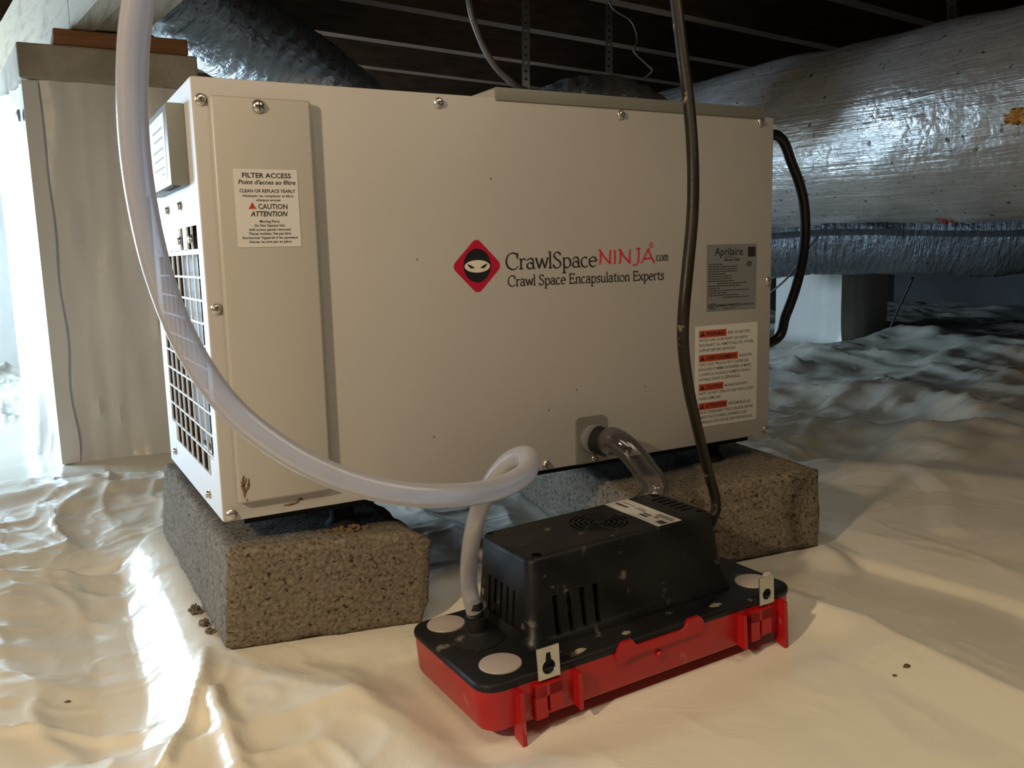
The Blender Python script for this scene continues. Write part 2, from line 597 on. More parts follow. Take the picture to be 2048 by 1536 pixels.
def floor_height(X, Y):
    wx = X + 0.05 * fbm(X * 5, Y * 5, 90) * 2
    wy = Y + 0.05 * fbm(X * 5 + 7, Y * 5, 95) * 2
    h = ZG + 0.0 * X
    far = smooth01((np.hypot(X - 0.35, Y + 0.1) - 0.35) / 0.8)
    # the flat sheet in front of the pump and to its right is pulled nearly smooth
    flat = smooth01((X - 0.0) / 0.2) * (1 - smooth01((Y - 0.02) / 0.18))
    flat = np.maximum(flat, smooth01((X - 0.62) / 0.1) * (1 - smooth01((Y - 0.22 + 0.5 * (X - 0.8)) / 0.15)))
    h = h + (0.012 + 0.05 * far * (1 - 0.6 * flat)) * fbm(wx * 2.3, wy * 2.3, 11, 3)
    c1 = crumple(wx * 3.1 + 5, wy * 4.2, 21)
    c2 = crumple(wx * 9.0, wy * 12.0 + 3, 31)
    c3 = crumple(wx * 24.0 + 1, wy * 27.0, 41)
    rough = 1 - 0.96 * flat
    h = h + rough * ((0.012 + 0.024 * far) * (c1 - 0.4) + (0.0045 + 0.009 * far) * (c2 - 0.4) + (0.0018 + 0.0012 * far) * (c3 - 0.4))
    def ridge(f, a, sd, p=5):
        return (1 - np.abs(2 * vnoise(wx * f * a + 40, wy * f + 40, sd) - 1)) ** p
    h = h + (1 - 0.8 * flat) * (0.0055 * ridge(5.5, 0.8, 301, 6) + 0.0035 * ridge(11, 1.2, 302, 6) + 0.0016 * ridge(25, 1.0, 303, 5))
    h = h + far * (1 - flat) * (0.012 * ridge(4.2, 1.6, 311, 5) + 0.007 * ridge(9, 1.3, 312, 5))
    h = h + 0.0045 * flat * (crumple(wx * 3.3 + 11, wy * 3.9 + 2, 51) - 0.4) + 0.0007 * flat * (c2 - 0.4)
    # explicit folds
    h = h + crease(X, Y, [(-0.0081, 0.4104, -0.125), (-0.0167, 0.2388, -0.125), (-0.0197, 0.1129, -0.125), (-0.0217, 0.0123, -0.125), (-0.0355, -0.0806, -0.125)],
                   [(-0.4, 0), (-0.16, -0.010), (-0.085, -0.026), (-0.050, -0.026), (-0.012, -0.002), (0.0, 0.0), (0.1, 0)], 0.03)
    h = h + crease(X, Y, [(-0.0214, 0.0143, -0.125), (-0.0356, -0.0428, -0.125), (-0.0517, -0.0882, -0.125), (-0.078, -0.147, -0.125)],
                   [(-0.05, 0), (-0.018, 0.004), (-0.006, 0.005), (0, 0.013), (0.007, 0.003), (0.03, 0)], 0.03)
    h = h + crease(X, Y, [(-0.0177, 0.0041, -0.125), (-0.0334, -0.0588, -0.125), (-0.0299, -0.1102, -0.125), (-0.0333, -0.1772, -0.125)],
                   [(-0.05, 0), (-0.012, 0.004), (0, 0.011), (0.012, 0.003), (0.05, 0)], 0.03)
    h = h + crease(X, Y, [(-0.185, 0.3543, -0.13), (-0.1116, 0.3461, -0.13), (-0.0557, 0.3518, -0.13), (-0.0049, 0.4143, -0.13)],
                   [(-0.12, 0), (-0.04, 0.006), (0, 0.016), (0.03, 0.002), (0.09, -0.010), (0.2, 0)], 0.05)
    h = h + crease(X, Y, [(-0.1802, -0.0068, -0.13), (-0.1352, -0.0171, -0.13), (-0.0795, -0.0471, -0.13)],
                   [(-0.05, 0), (-0.012, 0.003), (0, 0.009), (0.01, 0.001), (0.04, 0)], 0.04)
    h = h + crease(X, Y, [(-0.0177, -0.0071, -0.125), (0.0226, -0.0692, -0.125), (0.0923, -0.1601, -0.125), (0.1244, -0.2712, -0.125)],
                   [(-0.1, 0), (-0.03, 0.004), (0, 0.009), (0.02, 0.005), (0.06, 0.0)], 0.05)
    # fold running to the lower right, with a trough behind it
    h = h + crease(X, Y, [(0.493, -0.1253, -0.125), (0.5034, -0.2072, -0.125), (0.5148, -0.2494, -0.125), (0.5027, -0.2956, -0.125), (0.4994, -0.4061, -0.125), (0.5005, -0.4911, -0.125)],
                   [(-0.16, 0), (-0.06, 0.005), (-0.012, 0.013), (0, 0.015), (0.012, 0.012), (0.165, -0.017), (0.185, -0.019), (0.20, -0.010), (0.26, -0.002), (0.4, 0)], 0.05)
    h = h + crease(X, Y, [(0.9342, 0.1658, -0.125), (1.0008, 0.082, -0.125), (1.0685, -0.0666, -0.125), (1.1413, -0.1909, -0.125)],
                   [(-0.3, 0), (-0.1, 0.012), (-0.02, 0.022), (0, 0.022), (0.05, 0.010), (0.16, -0.012), (0.4, 0)], 0.06)
    h = h + crease(X, Y, [(2.061, 1.379, -0.125), (2.5484, 1.255, -0.125), (2.4548, 0.7603, -0.125)],
                   [(-0.5, 0), (-0.2, 0.02), (0, 0.05), (0.2, 0.03), (0.8, 0)], 0.4)
    h = h + crease(X, Y, [(1.4297, 0.7367, -0.125), (1.6274, 0.4921, -0.125), (1.5242, 0.2052, -0.125)],
                   [(-0.25, 0), (-0.1, 0.004), (0, 0.035), (0.06, 0.02), (0.3, 0)], 0.3)
    h = h + crease(X, Y, [(1.0061, 0.0602, -0.125), (0.9524, -0.0335, -0.125), (0.8374, -0.116, -0.125)],
                   [(-0.03, 0), (-0.012, 0.003), (0, 0.004), (0.012, 0.002), (0.03, 0)], 0.03)
    # sit the blocks and the pump down
    for B in (BL, BR):
        u, v = block_local(B, X, Y)
        zb = B['zt'] - B['h'] * math.cos(B['t']) - u * math.sin(B['t'])
        d = np.hypot(np.maximum(np.maximum(-u, u - B['w']), 0), np.maximum(np.maximum(-v, v - B['d']), 0))
        wgt = 1 - smooth01((d - 0.006) / 0.05)
        h = h * (1 - wgt) + (zb + 0.0005) * wgt
    zp = -0.1385 + 0.035 * (X - 0.13)
    d = np.hypot(np.maximum(np.maximum(0.135 - X, X - 0.445), 0), np.maximum(np.maximum(-0.235 - Y, Y + 0.10), 0))
    wgt = 1 - smooth01((d - 0.004) / 0.06)
    h = h * (1 - wgt) + zp * wgt
    # flat pad under the wrapped pier
    d = np.hypot(np.maximum(np.maximum(-0.18 - X, X - 0.22), 0), np.maximum(np.maximum(0.93 - Y, Y - 1.4), 0))
    wgt = 1 - smooth01((d - 0.01) / 0.12)
    h = h * (1 - wgt) + (ZG + 0.003) * wgt
    d = np.hypot(np.maximum(np.maximum(2.1 - X, X - 2.8), 0), np.maximum(np.maximum(1.4 - Y, Y - 1.85), 0))
    wgt = 1 - smooth01((d - 0.01) / 0.15)
    h = h * (1 - wgt) + ZG * wgt
    return h

xs = axis_list(-1.2, 4.6, -0.30, 0.95, 0.0036)
ys = axis_list(-2.4, 2.9, -0.50, 0.62, 0.0036)
GX, GY = np.meshgrid(xs, ys, indexing='ij')
GH = floor_height(GX, GY)

def floor_z(x, y):
    return float(floor_height(np.array([[float(x)]]), np.array([[float(y)]]))[0, 0])

nx, ny = GX.shape
me = bpy.data.meshes.new('floor')
idx = np.arange(nx * ny).reshape(nx, ny)
fc = np.stack([idx[:-1, :-1], idx[1:, :-1], idx[1:, 1:], idx[:-1, 1:]], -1).reshape(-1, 4)
me.vertices.add(nx * ny)
me.vertices.foreach_set('co', np.stack([GX, GY, GH], -1).reshape(-1).astype(np.float32))
me.loops.add(fc.size)
me.loops.foreach_set('vertex_index', fc.reshape(-1).astype(np.int32))
me.polygons.add(len(fc))
me.polygons.foreach_set('loop_start', np.arange(0, fc.size, 4, dtype=np.int32))
me.polygons.foreach_set('use_smooth', np.ones(len(fc), dtype=bool))
me.update(calc_edges=True)
me.materials.append(MATS['vapor_barrier'])
fo = bpy.data.objects.new('floor', me)
COL.objects.link(fo)
tag(fo, 'wrinkled white plastic vapour barrier sheet covering the crawl space ground', None, kind='structure')

# ------------------------------------------------------------------ room shell
def struct(o, label=None):
    o['kind'] = 'structure'
    if label:
        o['label'] = label
    return o

X0, X1, Y0, Y1, ZT = -1.15, 4.5, -2.3, 2.78, 1.04
mb = MB()
hy0, hy1, hz0, hz1 = 1.35, 2.55, -0.08, 0.62
mb.box((X0 - 0.1, Y0, -0.3), (X0, hy0, ZT)).box((X0 - 0.1, hy1, -0.3), (X0, Y1, ZT))
mb.box((X0 - 0.1, hy0, -0.3), (X0, hy1, hz0)).box((X0 - 0.1, hy0, hz1), (X0, hy1, ZT))
struct(mb.build('wall_left', 'wall_concrete'), 'crawl space foundation wall with an open access hatch')
struct(MB().box((X0, Y1, -0.3), (0.95, Y1 + 0.1, ZT)).build('wall_back', 'wrap_white'), 'plastic covered foundation wall far behind the pier')
struct(MB().box((0.95, Y1, -0.3), (X1, Y1 + 0.1, ZT)).build('wall_rear', 'wall_concrete'), 'foundation wall far behind the ducts, coloured dark for the far shade')  # darker material puts the distant gloom into the wall colour
struct(MB().box((X1, Y0, -0.3), (X1 + 0.1, Y1, ZT)).build('wall_right', 'wall_concrete'), 'dark foundation wall at the far right')
struct(MB().box((X0, Y0 - 0.1, -0.3), (X1, Y0, ZT)).build('wall_front', 'wall_concrete'), 'foundation wall behind the viewer')
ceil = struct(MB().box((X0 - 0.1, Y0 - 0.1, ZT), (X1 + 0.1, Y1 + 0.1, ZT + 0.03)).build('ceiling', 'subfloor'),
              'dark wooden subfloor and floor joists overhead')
# joists at 12 inch centres, running 8.5 degrees off the dehumidifier's long side
ang = math.radians(8.5)
dj = Vector((math.cos(ang), math.sin(ang), 0))
nj = Vector((-math.sin(ang), math.cos(ang), 0))
Cc = Vector((-0.13637, -0.76422, 0.22309))
ZJ = 0.80
for k in range(-2, 8):
    off = 1.534 + 0.307 * k
    base = Vector((Cc.x, Cc.y, 0)) + nj * off
    a, b = -1.0, 5.2
    # keep inside the room
    loop0, loop1 = [], []
    ta = (X0 + 0.05 - base.x) / dj.x
    tb = (X1 - 0.05 - base.x) / dj.x
    if k >= 5:
        tb = min(tb, (Y1 - 0.05 - base.y) / dj.y)
    for t, L in ((ta, loop0), (tb, loop1)):
        for s_, z in ((0, ZJ), (0.038, ZJ), (0.038, ZT - 0.001), (0, ZT - 0.001)):
            p = base + dj * t + nj * s_
            L.append((p.x, p.y, z))
    under(MB().prism(loop0, loop1).build('joist', 'wood_dark', parent=ceil), ceil)

# ------------------------------------------------------------------ girder, shim, pier
def girder():
    root = empty('girder_beam', (-0.014, 0.933, 0.6185))
    dg = Vector((-0.125, 0.992, 0)).normalized()
    ng = Vector((0.992, 0.125, 0)).normalized()
    for k in range(3):
        u0, u1 = k * 0.0365, k * 0.0365 + 0.035
        z0 = 0.0 if k != 1 else 0.002
        cuts = [(-2.6, 1.78)] if k != 0 else [(-2.6, 0.030), (0.034, 1.78)]
        for t0, t1 in cuts:
            l0, l1 = [], []
            for t, L in ((t0, l0), (t1, l1)):
                for u, z in ((u0, z0), (u1, z0), (u1, 0.180), (u0, 0.180)):
                    p = dg * t + ng * u
                    L.append((p.x, p.y, z))
            MB().prism(l0, l1).build('plank', 'wood_white', parent=root)
    return tag(root, 'pale painted three-ply girder beam resting over the wrapped pier', 'beam')
girder()
tag(MB().rbox((-0.046, 0.948, 0.5905), (0.169, 1.25, 0.6175), 0.002, 1).build('shim_board', 'wood_shim'),
    'reddish brown wooden shim board between the concrete cap and the girder', 'board')

def pier(name, corners, z0, z1, seed, amp):
    """wrapped pier: plan quad swept up with soft plastic folds"""
    root = empty(name, (sum(c[0] for c in corners) / 4, sum(c[1] for c in corners) / 4, z0))
    base = Vector(root.location)
    per = []
    N = 26
    for i in range(4):
        a, b = Vector(corners[i]), Vector(corners[(i + 1) % 4])
        e = b - a
        nrm = Vector((e.y, -e.x)).normalized()
        for k in range(N):
            per.append((a + e * (k / N), nrm, k / N, i))
    loops = []
    M = 44
    QX, JY = np.meshgrid(np.arange(len(per)) / 9.0, np.arange(M + 1) / 16.0, indexing='ij')
    DD = amp * (fbm(QX, JY * 0.6, seed, 3) + 0.6 * (np.abs(fbm(QX * 2 + 3, JY * 0.35 + QX * 0.3, seed + 9, 3)) * -2 + 0.2))
    for j in range(M + 1):
        z = z0 + (z1 - z0) * j / M
        L = []
        for q_, (p, nrm, t, i) in enumerate(per):
            edge = min(t, 1 - t)
            d = DD[q_, j]
            d *= min(1.0, edge * 6 + 0.25)
            flare = 0.012 * math.exp(-(j / M) / 0.04)
            c = p + nrm * (d + flare)
            L.append((c.x - base.x, c.y - base.y, z - base.z))
        loops.append(L)
    MB().loft(loops).build('plastic_wrap', 'wrap_white', parent=root, smooth=True)
    return root

pr = pier('support_pier', [(-0.094, 0.957), (0.190, 0.952), (0.165, 1.31), (-0.150, 1.23)], -0.128, 0.532, 61, 0.030)
b0 = Vector(pr.location)
mbk = MB().rbox(tuple(Vector((-0.103, 0.945, 0.532)) - b0), tuple(Vector((0.183, 1.28, 0.590)) - b0), 0.004, 2)
mbk.v = [(x + (-0.03 if (y + b0.y) > 1.1 and x < 0 else 0), y, z) for x, y, z in mbk.v]
mbk.build('cap_block', 'concrete_cap', parent=pr)
# folded flap of the wrap at the near left corner
fl = MB()
lo, li = [], []
for j in range(25):
    t = j / 24
    z = 0.53 * (1 - t) + -0.122 * t
    xo = -0.076 + 0.004 * math.sin(j * 0.9) * t + 0.006 * t
    lo.append((-0.100 + 0.003 * t, 0.949 - 0.010 * t, z))
    li.append((xo, 0.9495 - 0.008 * t, z))
n_ = len(lo)
vv = [tuple(Vector(p) - b0) for p in lo + li] + [tuple(Vector(p) + Vector((0, 0.006, 0)) - b0) for p in lo + li]
ff = []
for i in range(n_ - 1):
    ff += [(i, i + 1, n_ + i + 1, n_ + i), (2 * n_ + i, 3 * n_ + i, 3 * n_ + i + 1, 2 * n_ + i + 1),
           (i, 2 * n_ + i, 2 * n_ + i + 1, i + 1), (n_ + i, n_ + i + 1, 3 * n_ + i + 1, 3 * n_ + i)]
fl.add(vv, ff).build('wrap_flap', 'wrap_white', parent=pr, smooth=True)
MB().lathe(tuple(Vector((-0.106, 0.99, 0.478)) - b0), (-1, 0.1, 0), [(0.010, 0), (0.010, 0.003), (0.004, 0.006), (0.0, 0.006)], 14).build('fastener', 'grey_plastic', parent=pr)
tag(pr, 'tall block pier wrapped in white plastic with a bare concrete cap, left of the dehumidifier', 'pier')

p2 = pier('support_pier', [(2.3975, 1.6947, -0.1617)[:2], (2.3755, 1.3675, -0.1177)[:2], (2.6905, 1.4234, -0.1199)[:2], (2.7664, 1.7757, -0.1808)[:2]], -0.128, 0.78, 71, 0.012)
tag(p2, 'distant pier wrapped in white plastic under the silver ducts', 'pier')

# ------------------------------------------------------------------ ducts
def duct(name, pts, r, m, label, seed, amp=0.01, n=64, sub=24, squash=1.0, ring=0.0, rf=120, long=0.0):
    path = spline(pts, sub)
    T, U = frames(path)
    Ls = [0.0]
    for i in range(1, len(path)):
        Ls.append(Ls[-1] + (path[i] - path[i - 1]).length)
    loops = []
    AA, LL = np.meshgrid(2 * np.pi * np.arange(n) / n, np.array(Ls), indexing='ij')
    DD = amp * 2 * fbm(np.cos(AA) * 1.6 + 10, LL * 7 + np.sin(AA) * 1.6, seed, 4)
    DD = DD + long * fbm(np.cos(AA) * 9 + 20, LL * 2.2 + np.sin(AA) * 9, seed + 5, 2)
    DD = DD + ring * np.abs(np.sin(LL * rf + 2 * np.sin(AA * 3 + LL * 9)))
    for i, p in enumerate(path):
        z = Vector((0, 0, 1))
        s_ = T[i].cross(z).normalized()
        up = s_.cross(T[i]).normalized()
        L = []
        for k in range(n):
            a = 2 * math.pi * k / n
            rr = r + DD[k, i]
            q_ = p + s_ * math.cos(a) * rr + up * math.sin(a) * rr * squash
            L.append(tuple(q_))
        loops.append(L)
    mb = MB().loft(loops)
    o = mb.build(name, m, smooth='all')
    me = o.data
    uvl = me.uv_layers.new(name='UVMap')
    vi = np.empty(len(me.loops), dtype=np.int32)
    me.loops.foreach_get('vertex_index', vi)
    uv = np.stack([np.array(Ls)[vi // n], (vi % n) / n * 1.3], -1).astype(np.float32)
    uvl.data.foreach_set('uv', uv.reshape(-1))
    return tag(o, label, 'duct')

d1 = duct('trunk_duct', [(1.68, -1.2, 0.468), (1.64, -0.3, 0.470), (1.605, 0.3, 0.470), (1.575, 0.9, 0.478), (1.53, 1.4, 0.462), (1.47, 2.1, 0.46), (1.43, 2.74, 0.46)],
          0.203, 'foil_trunk', 'large round foil-wrapped trunk duct running past the right of the dehumidifier', 131, amp=0.010, sub=30, n=72, long=0.004)
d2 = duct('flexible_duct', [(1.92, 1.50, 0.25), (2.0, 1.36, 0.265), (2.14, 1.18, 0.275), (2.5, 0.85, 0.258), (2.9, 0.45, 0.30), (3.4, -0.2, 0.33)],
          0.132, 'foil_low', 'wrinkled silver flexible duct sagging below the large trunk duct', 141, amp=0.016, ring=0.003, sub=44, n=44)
d3 = duct('flexible_duct', [(0.1285, 1.2147, 0.8321), (0.2797, 1.2888, 0.7412), (0.4463, 1.3604, 0.6857), (0.6199, 1.4226, 0.5978), (0.7659, 1.4343, 0.4624)],
          0.098, 'foil_flex', 'dark silver flexible duct slanting down behind the top left of the dehumidifier', 151, amp=0.006, ring=0.005, rf=95, sub=40, n=44)
d4 = duct('flexible_duct', [(0.8667, 1.0486, 0.4273), (0.965, 0.9862, 0.5181), (1.0347, 0.9272, 0.5352), (1.0891, 0.8697, 0.5103), (1.1251, 0.7918, 0.4409)],
          0.075, 'foil_flex', 'short silver duct elbow peeking over the dehumidifier between the hanger straps', 161, amp=0.006, ring=0.005, rf=95, sub=24, n=44)

def lump(c, rx, ry, rz, seed, n=12, jag=0.8):
    loops = []
    for j in range(1, n):
        th = math.pi * j / n
        L = []
        for k in range(n * 2):
            a = 2 * math.pi * k / (n * 2)
            s_ = 1 + jag * fbm(np.array([[k * 0.7]]), np.array([[j * 0.8]]), seed, 3)[0, 0]
            L.append((c[0] + rx * s_ * math.sin(th) * math.cos(a), c[1] + ry * s_ * math.sin(th) * math.sin(a), c[2] + rz * s_ * math.cos(th)))
        loops.append(L)
    return MB().loft(loops)

o = lump((1.405, 0.1752, 0.4386), 0.008, 0.024, 0.011, 3, 14, 2.2).build('torn_insulation', 'fiberglass', parent=d1, smooth=True)
under(o, d1)
o['label'] = 'yellow fibreglass showing through a tear'
o = lump((1.565, 0.4169, 0.2842), 0.010, 0.022, 0.016, 5, 14, 2.0).build('torn_insulation', 'pink_fiber', parent=d1, smooth=True)
under(o, d1)
o['label'] = 'reddish fibreglass hanging from a tear underneath'

# ------------------------------------------------------------------ hanger straps
def strap(px, lab, w=0.019):
    (top, bot) = px
    top, bot = Vector(top), Vector(bot)
    c = []
    L = (top - bot).length
    n = int(L / 0.019)
    mb = MB()
    side = Vector((0.874, -0.485, 0)).normalized()
    nrm = Vector((-0.485, -0.874, 0))
    dz = (bot - top) / n
    hw = w / 2
    r = 0.0038
    th = 0.0009
    # perforated band: a ring of quads round each hole
    for i in range(n):
        a = top + dz * i
        cen = a + dz * 0.5
        out, inn = [], []
        K = 12
        for k in range(K):
            an = 2 * math.pi * (k + 0.5) / K
            cx, cy = math.cos(an), math.sin(an)
            m_ = max(abs(cx), abs(cy))
            out.append(cen + side * (cx / m_ * hw) + dz * (0.5 * cy / m_))
            inn.append(cen + side * (cx * r) + dz.normalized() * (cy * r))
        for lay in (0, 1):
            o_ = nrm * (th * lay)
            vs_ = [tuple(p + o_) for p in out + inn]
            mb.add(vs_, [(k, (k + 1) % K, K + (k + 1) % K, K + k) for k in range(K)])
        mb.add([tuple(p) for p in inn] + [tuple(p + nrm * th) for p in inn], [(k, (k + 1) % K, K + (k + 1) % K, K + k) for k in range(K)])
        for sg in (-1, 1):
            q0, q1 = a + side * hw * sg, a + dz + side * hw * sg
            mb.add([tuple(q0), tuple(q1), tuple(q1 + nrm * th), tuple(q0 + nrm * th)], [(0, 1, 2, 3)])
    return tag(mb.build('hanger_strap', 'zinc'), lab, 'strap', 'perforated metal hanger straps')

strap(((1.0226, 1.2, 0.9475), (0.9874, 1.1543, 0.5602)), 'perforated metal strap hanging behind the dehumidifier beside the grey cable')
strap(((1.3253, 1.2735, 1.0093), (1.2844, 1.2227, 0.5728)), 'perforated metal strap hanging in front of the short duct elbow')
strap(((1.7643, 0.5721, 0.8329), (1.7532, 0.553, 0.6824)), 'perforated metal strap holding up the large trunk duct', w=0.022)

# ------------------------------------------------------------------ concrete blocks
def block(B, seed, label, chip):
    root_v = []
    w_, d_, h_ = B['w'], B['d'], B['h']
    nxb, nyb, nzb = int(w_ / 0.0045), int(d_ / 0.006), int(h_ / 0.0045)
    vid = {}
    V = []
    F = []
    def vert(i, j, k):
        if (i, j, k) not in vid:
            vid[(i, j, k)] = len(V)
            V.append((i / nxb * w_, j / nyb * d_, k / nzb * h_ - h_))
        return vid[(i, j, k)]
    for i in range(nxb):
        for j in range(nyb):
            for k in (0, nzb):
                q_ = [vert(i, j, k), vert(i + 1, j, k), vert(i + 1, j + 1, k), vert(i, j + 1, k)]
                F.append(q_ if k else q_[::-1])
    for i in range(nxb):
        for k in range(nzb):
            for j in (0, nyb):
                q_ = [vert(i, j, k), vert(i, j, k + 1), vert(i + 1, j, k + 1), vert(i + 1, j, k)]
                F.append(q_ if j else q_[::-1])
    for j in range(nyb):
        for k in range(nzb):
            for i in (0, nxb):
                q_ = [vert(i, j, k), vert(i, j + 1, k), vert(i, j + 1, k + 1), vert(i, j, k + 1)]
                F.append(q_ if i else q_[::-1])
    P = np.array(V)
    c = np.array([w_ / 2, d_ / 2, -h_ / 2])
    hs = np.array([w_ / 2, d_ / 2, h_ / 2])
    r = 0.004
    q_ = P - c
    inn = np.clip(q_, -(hs - r), hs - r)
    dv = q_ - inn
    ln = np.linalg.norm(dv, axis=1, keepdims=True) + 1e-9
    nrm = dv / ln
    P2 = c + inn + nrm * r
    an = np.abs(nrm)
    def tri(f, sd):
        return an[:, 2] * fbm(P[:, 0] * f, P[:, 1] * f, sd, 3) + an[:, 1] * fbm(P[:, 0] * f, P[:, 2] * f + 9, sd, 3) + an[:, 0] * fbm(P[:, 1] * f, P[:, 2] * f + 17, sd, 3)
    ns = tri(120, seed)
    ns2 = tri(36, seed + 4)
    topf = nrm[:, 2] > 0.9
    amp = np.where(topf, 0.0005, 0.0014)
    P2 = P2 + nrm * (amp * ns + 0.0022 * ns2)[:, None]
    edge = np.sort(hs - np.abs(q_), axis=1)[:, 1]
    ew = np.exp(-(edge / 0.006) ** 2)
    P2 = P2 - nrm * (ew * np.maximum(0, 0.0045 * (ns2 * 2 + 0.35)))[:, None]
    if chip:   # broken, rounded right end of the front face
        xx = P[:, 0] / w_
        fr = np.exp(-(P[:, 1] / 0.05) ** 2)
        top = (P[:, 2] + h_) / h_
        cut = np.clip((xx - 0.86) / 0.14, 0, 1) ** 2 * np.clip((top - 0.45) / 0.55, 0, 1) ** 1.6
        P2[:, 2] -= cut * 0.022 * (0.6 + 0.6 * ns2 * 2)
        bot = np.clip((xx - 0.93) / 0.07, 0, 1) ** 2 * np.clip((0.25 - top) / 0.25, 0, 1)
        P2[:, 0] -= bot * 0.010
    # tilt and place
    t = B['t']
    u = P2[:, 0] * math.cos(t) + P2[:, 2] * math.sin(t)
    z = -P2[:, 0] * math.sin(t) + P2[:, 2] * math.cos(t)
    cy, sy = math.cos(B['yaw']), math.sin(B['yaw'])
    W_ = np.stack([B['x'] + u * cy - P2[:, 1] * sy, B['y'] + u * sy + P2[:, 1] * cy, B['zt'] + z], -1)
    mb = MB()
    mb.add(W_.tolist(), F)
    return tag(mb.build('concrete_block', 'concrete', smooth='all'), label, 'block', 'concrete blocks under the dehumidifier')

block(BL, 200, 'rough concrete block under the left end of the dehumidifier, nearest corner on the plastic', True)
block(BR, 230, 'concrete block under the right end of the dehumidifier behind the pump', False)

def block_top(B, x, y):
    u, v = block_local(B, x, y)
    return B['zt'] - u * math.sin(B['t'])

# crumbs of concrete at the foot of the left block
for k, (t, s_, lb) in enumerate(((0.0, 0.0052, 'largest crumb of broken concrete at the foot of the left concrete block'),
                                 (0.62, 0.0042, 'middle one of three concrete crumbs at the foot of the left block'),
                                 (0.95, 0.0032, 'smallest crumb of broken concrete, by the front corner of the left block'))):
    p = Vector((-0.0104, 0.1069, -0.125)).lerp(Vector((-0.007, 0.0448, -0.125)), t)
    x, y = p.x - 0.004, p.y
    z = floor_z(x, y)
    tag(lump((x, y, z + s_ * 0.6), s_, s_ * 1.5, s_ * 0.8, 300 + k, 9, 2.0).build('concrete_crumb', 'concrete', smooth=True), lb, 'crumb', 'concrete crumbs by the left block')

for (x, y), sz, lb in (((-0.1323, 0.0422, -0.135)[:2], 0.0016, 'tiny dark crumb of dirt on the plastic near the lower left'),
                       ((0.468, -0.3273, -0.12)[:2], 0.0024, 'brown fleck of dirt on the plastic right of the pump'),
                       ((0.4517, -0.3294, -0.12)[:2], 0.0014, 'smaller brown dirt fleck beside the one right of the pump')):
    tag(lump((x, y, floor_z(x, y) + sz * 0.3), sz * 1.5, sz, sz * 0.5, int(sz * 1e5), 7, 2.0).build('dirt_fleck', 'mud', smooth=True), lb, 'dirt', 'dirt flecks on the plastic')

# ------------------------------------------------------------------ stroke lettering (broad-nib serif)
def arc(cx, cy, rx, ry, a0, a1, n=18):
    return [(cx + rx * math.cos(math.radians(a0 + (a1 - a0) * i / n)), cy + ry * math.sin(math.radians(a0 + (a1 - a0) * i / n))) for i in range(n + 1)]

def cr2(pts, n=6):
    return [(p.x, p.y) for p in spline([(x, y, 0) for x, y in pts], n)]

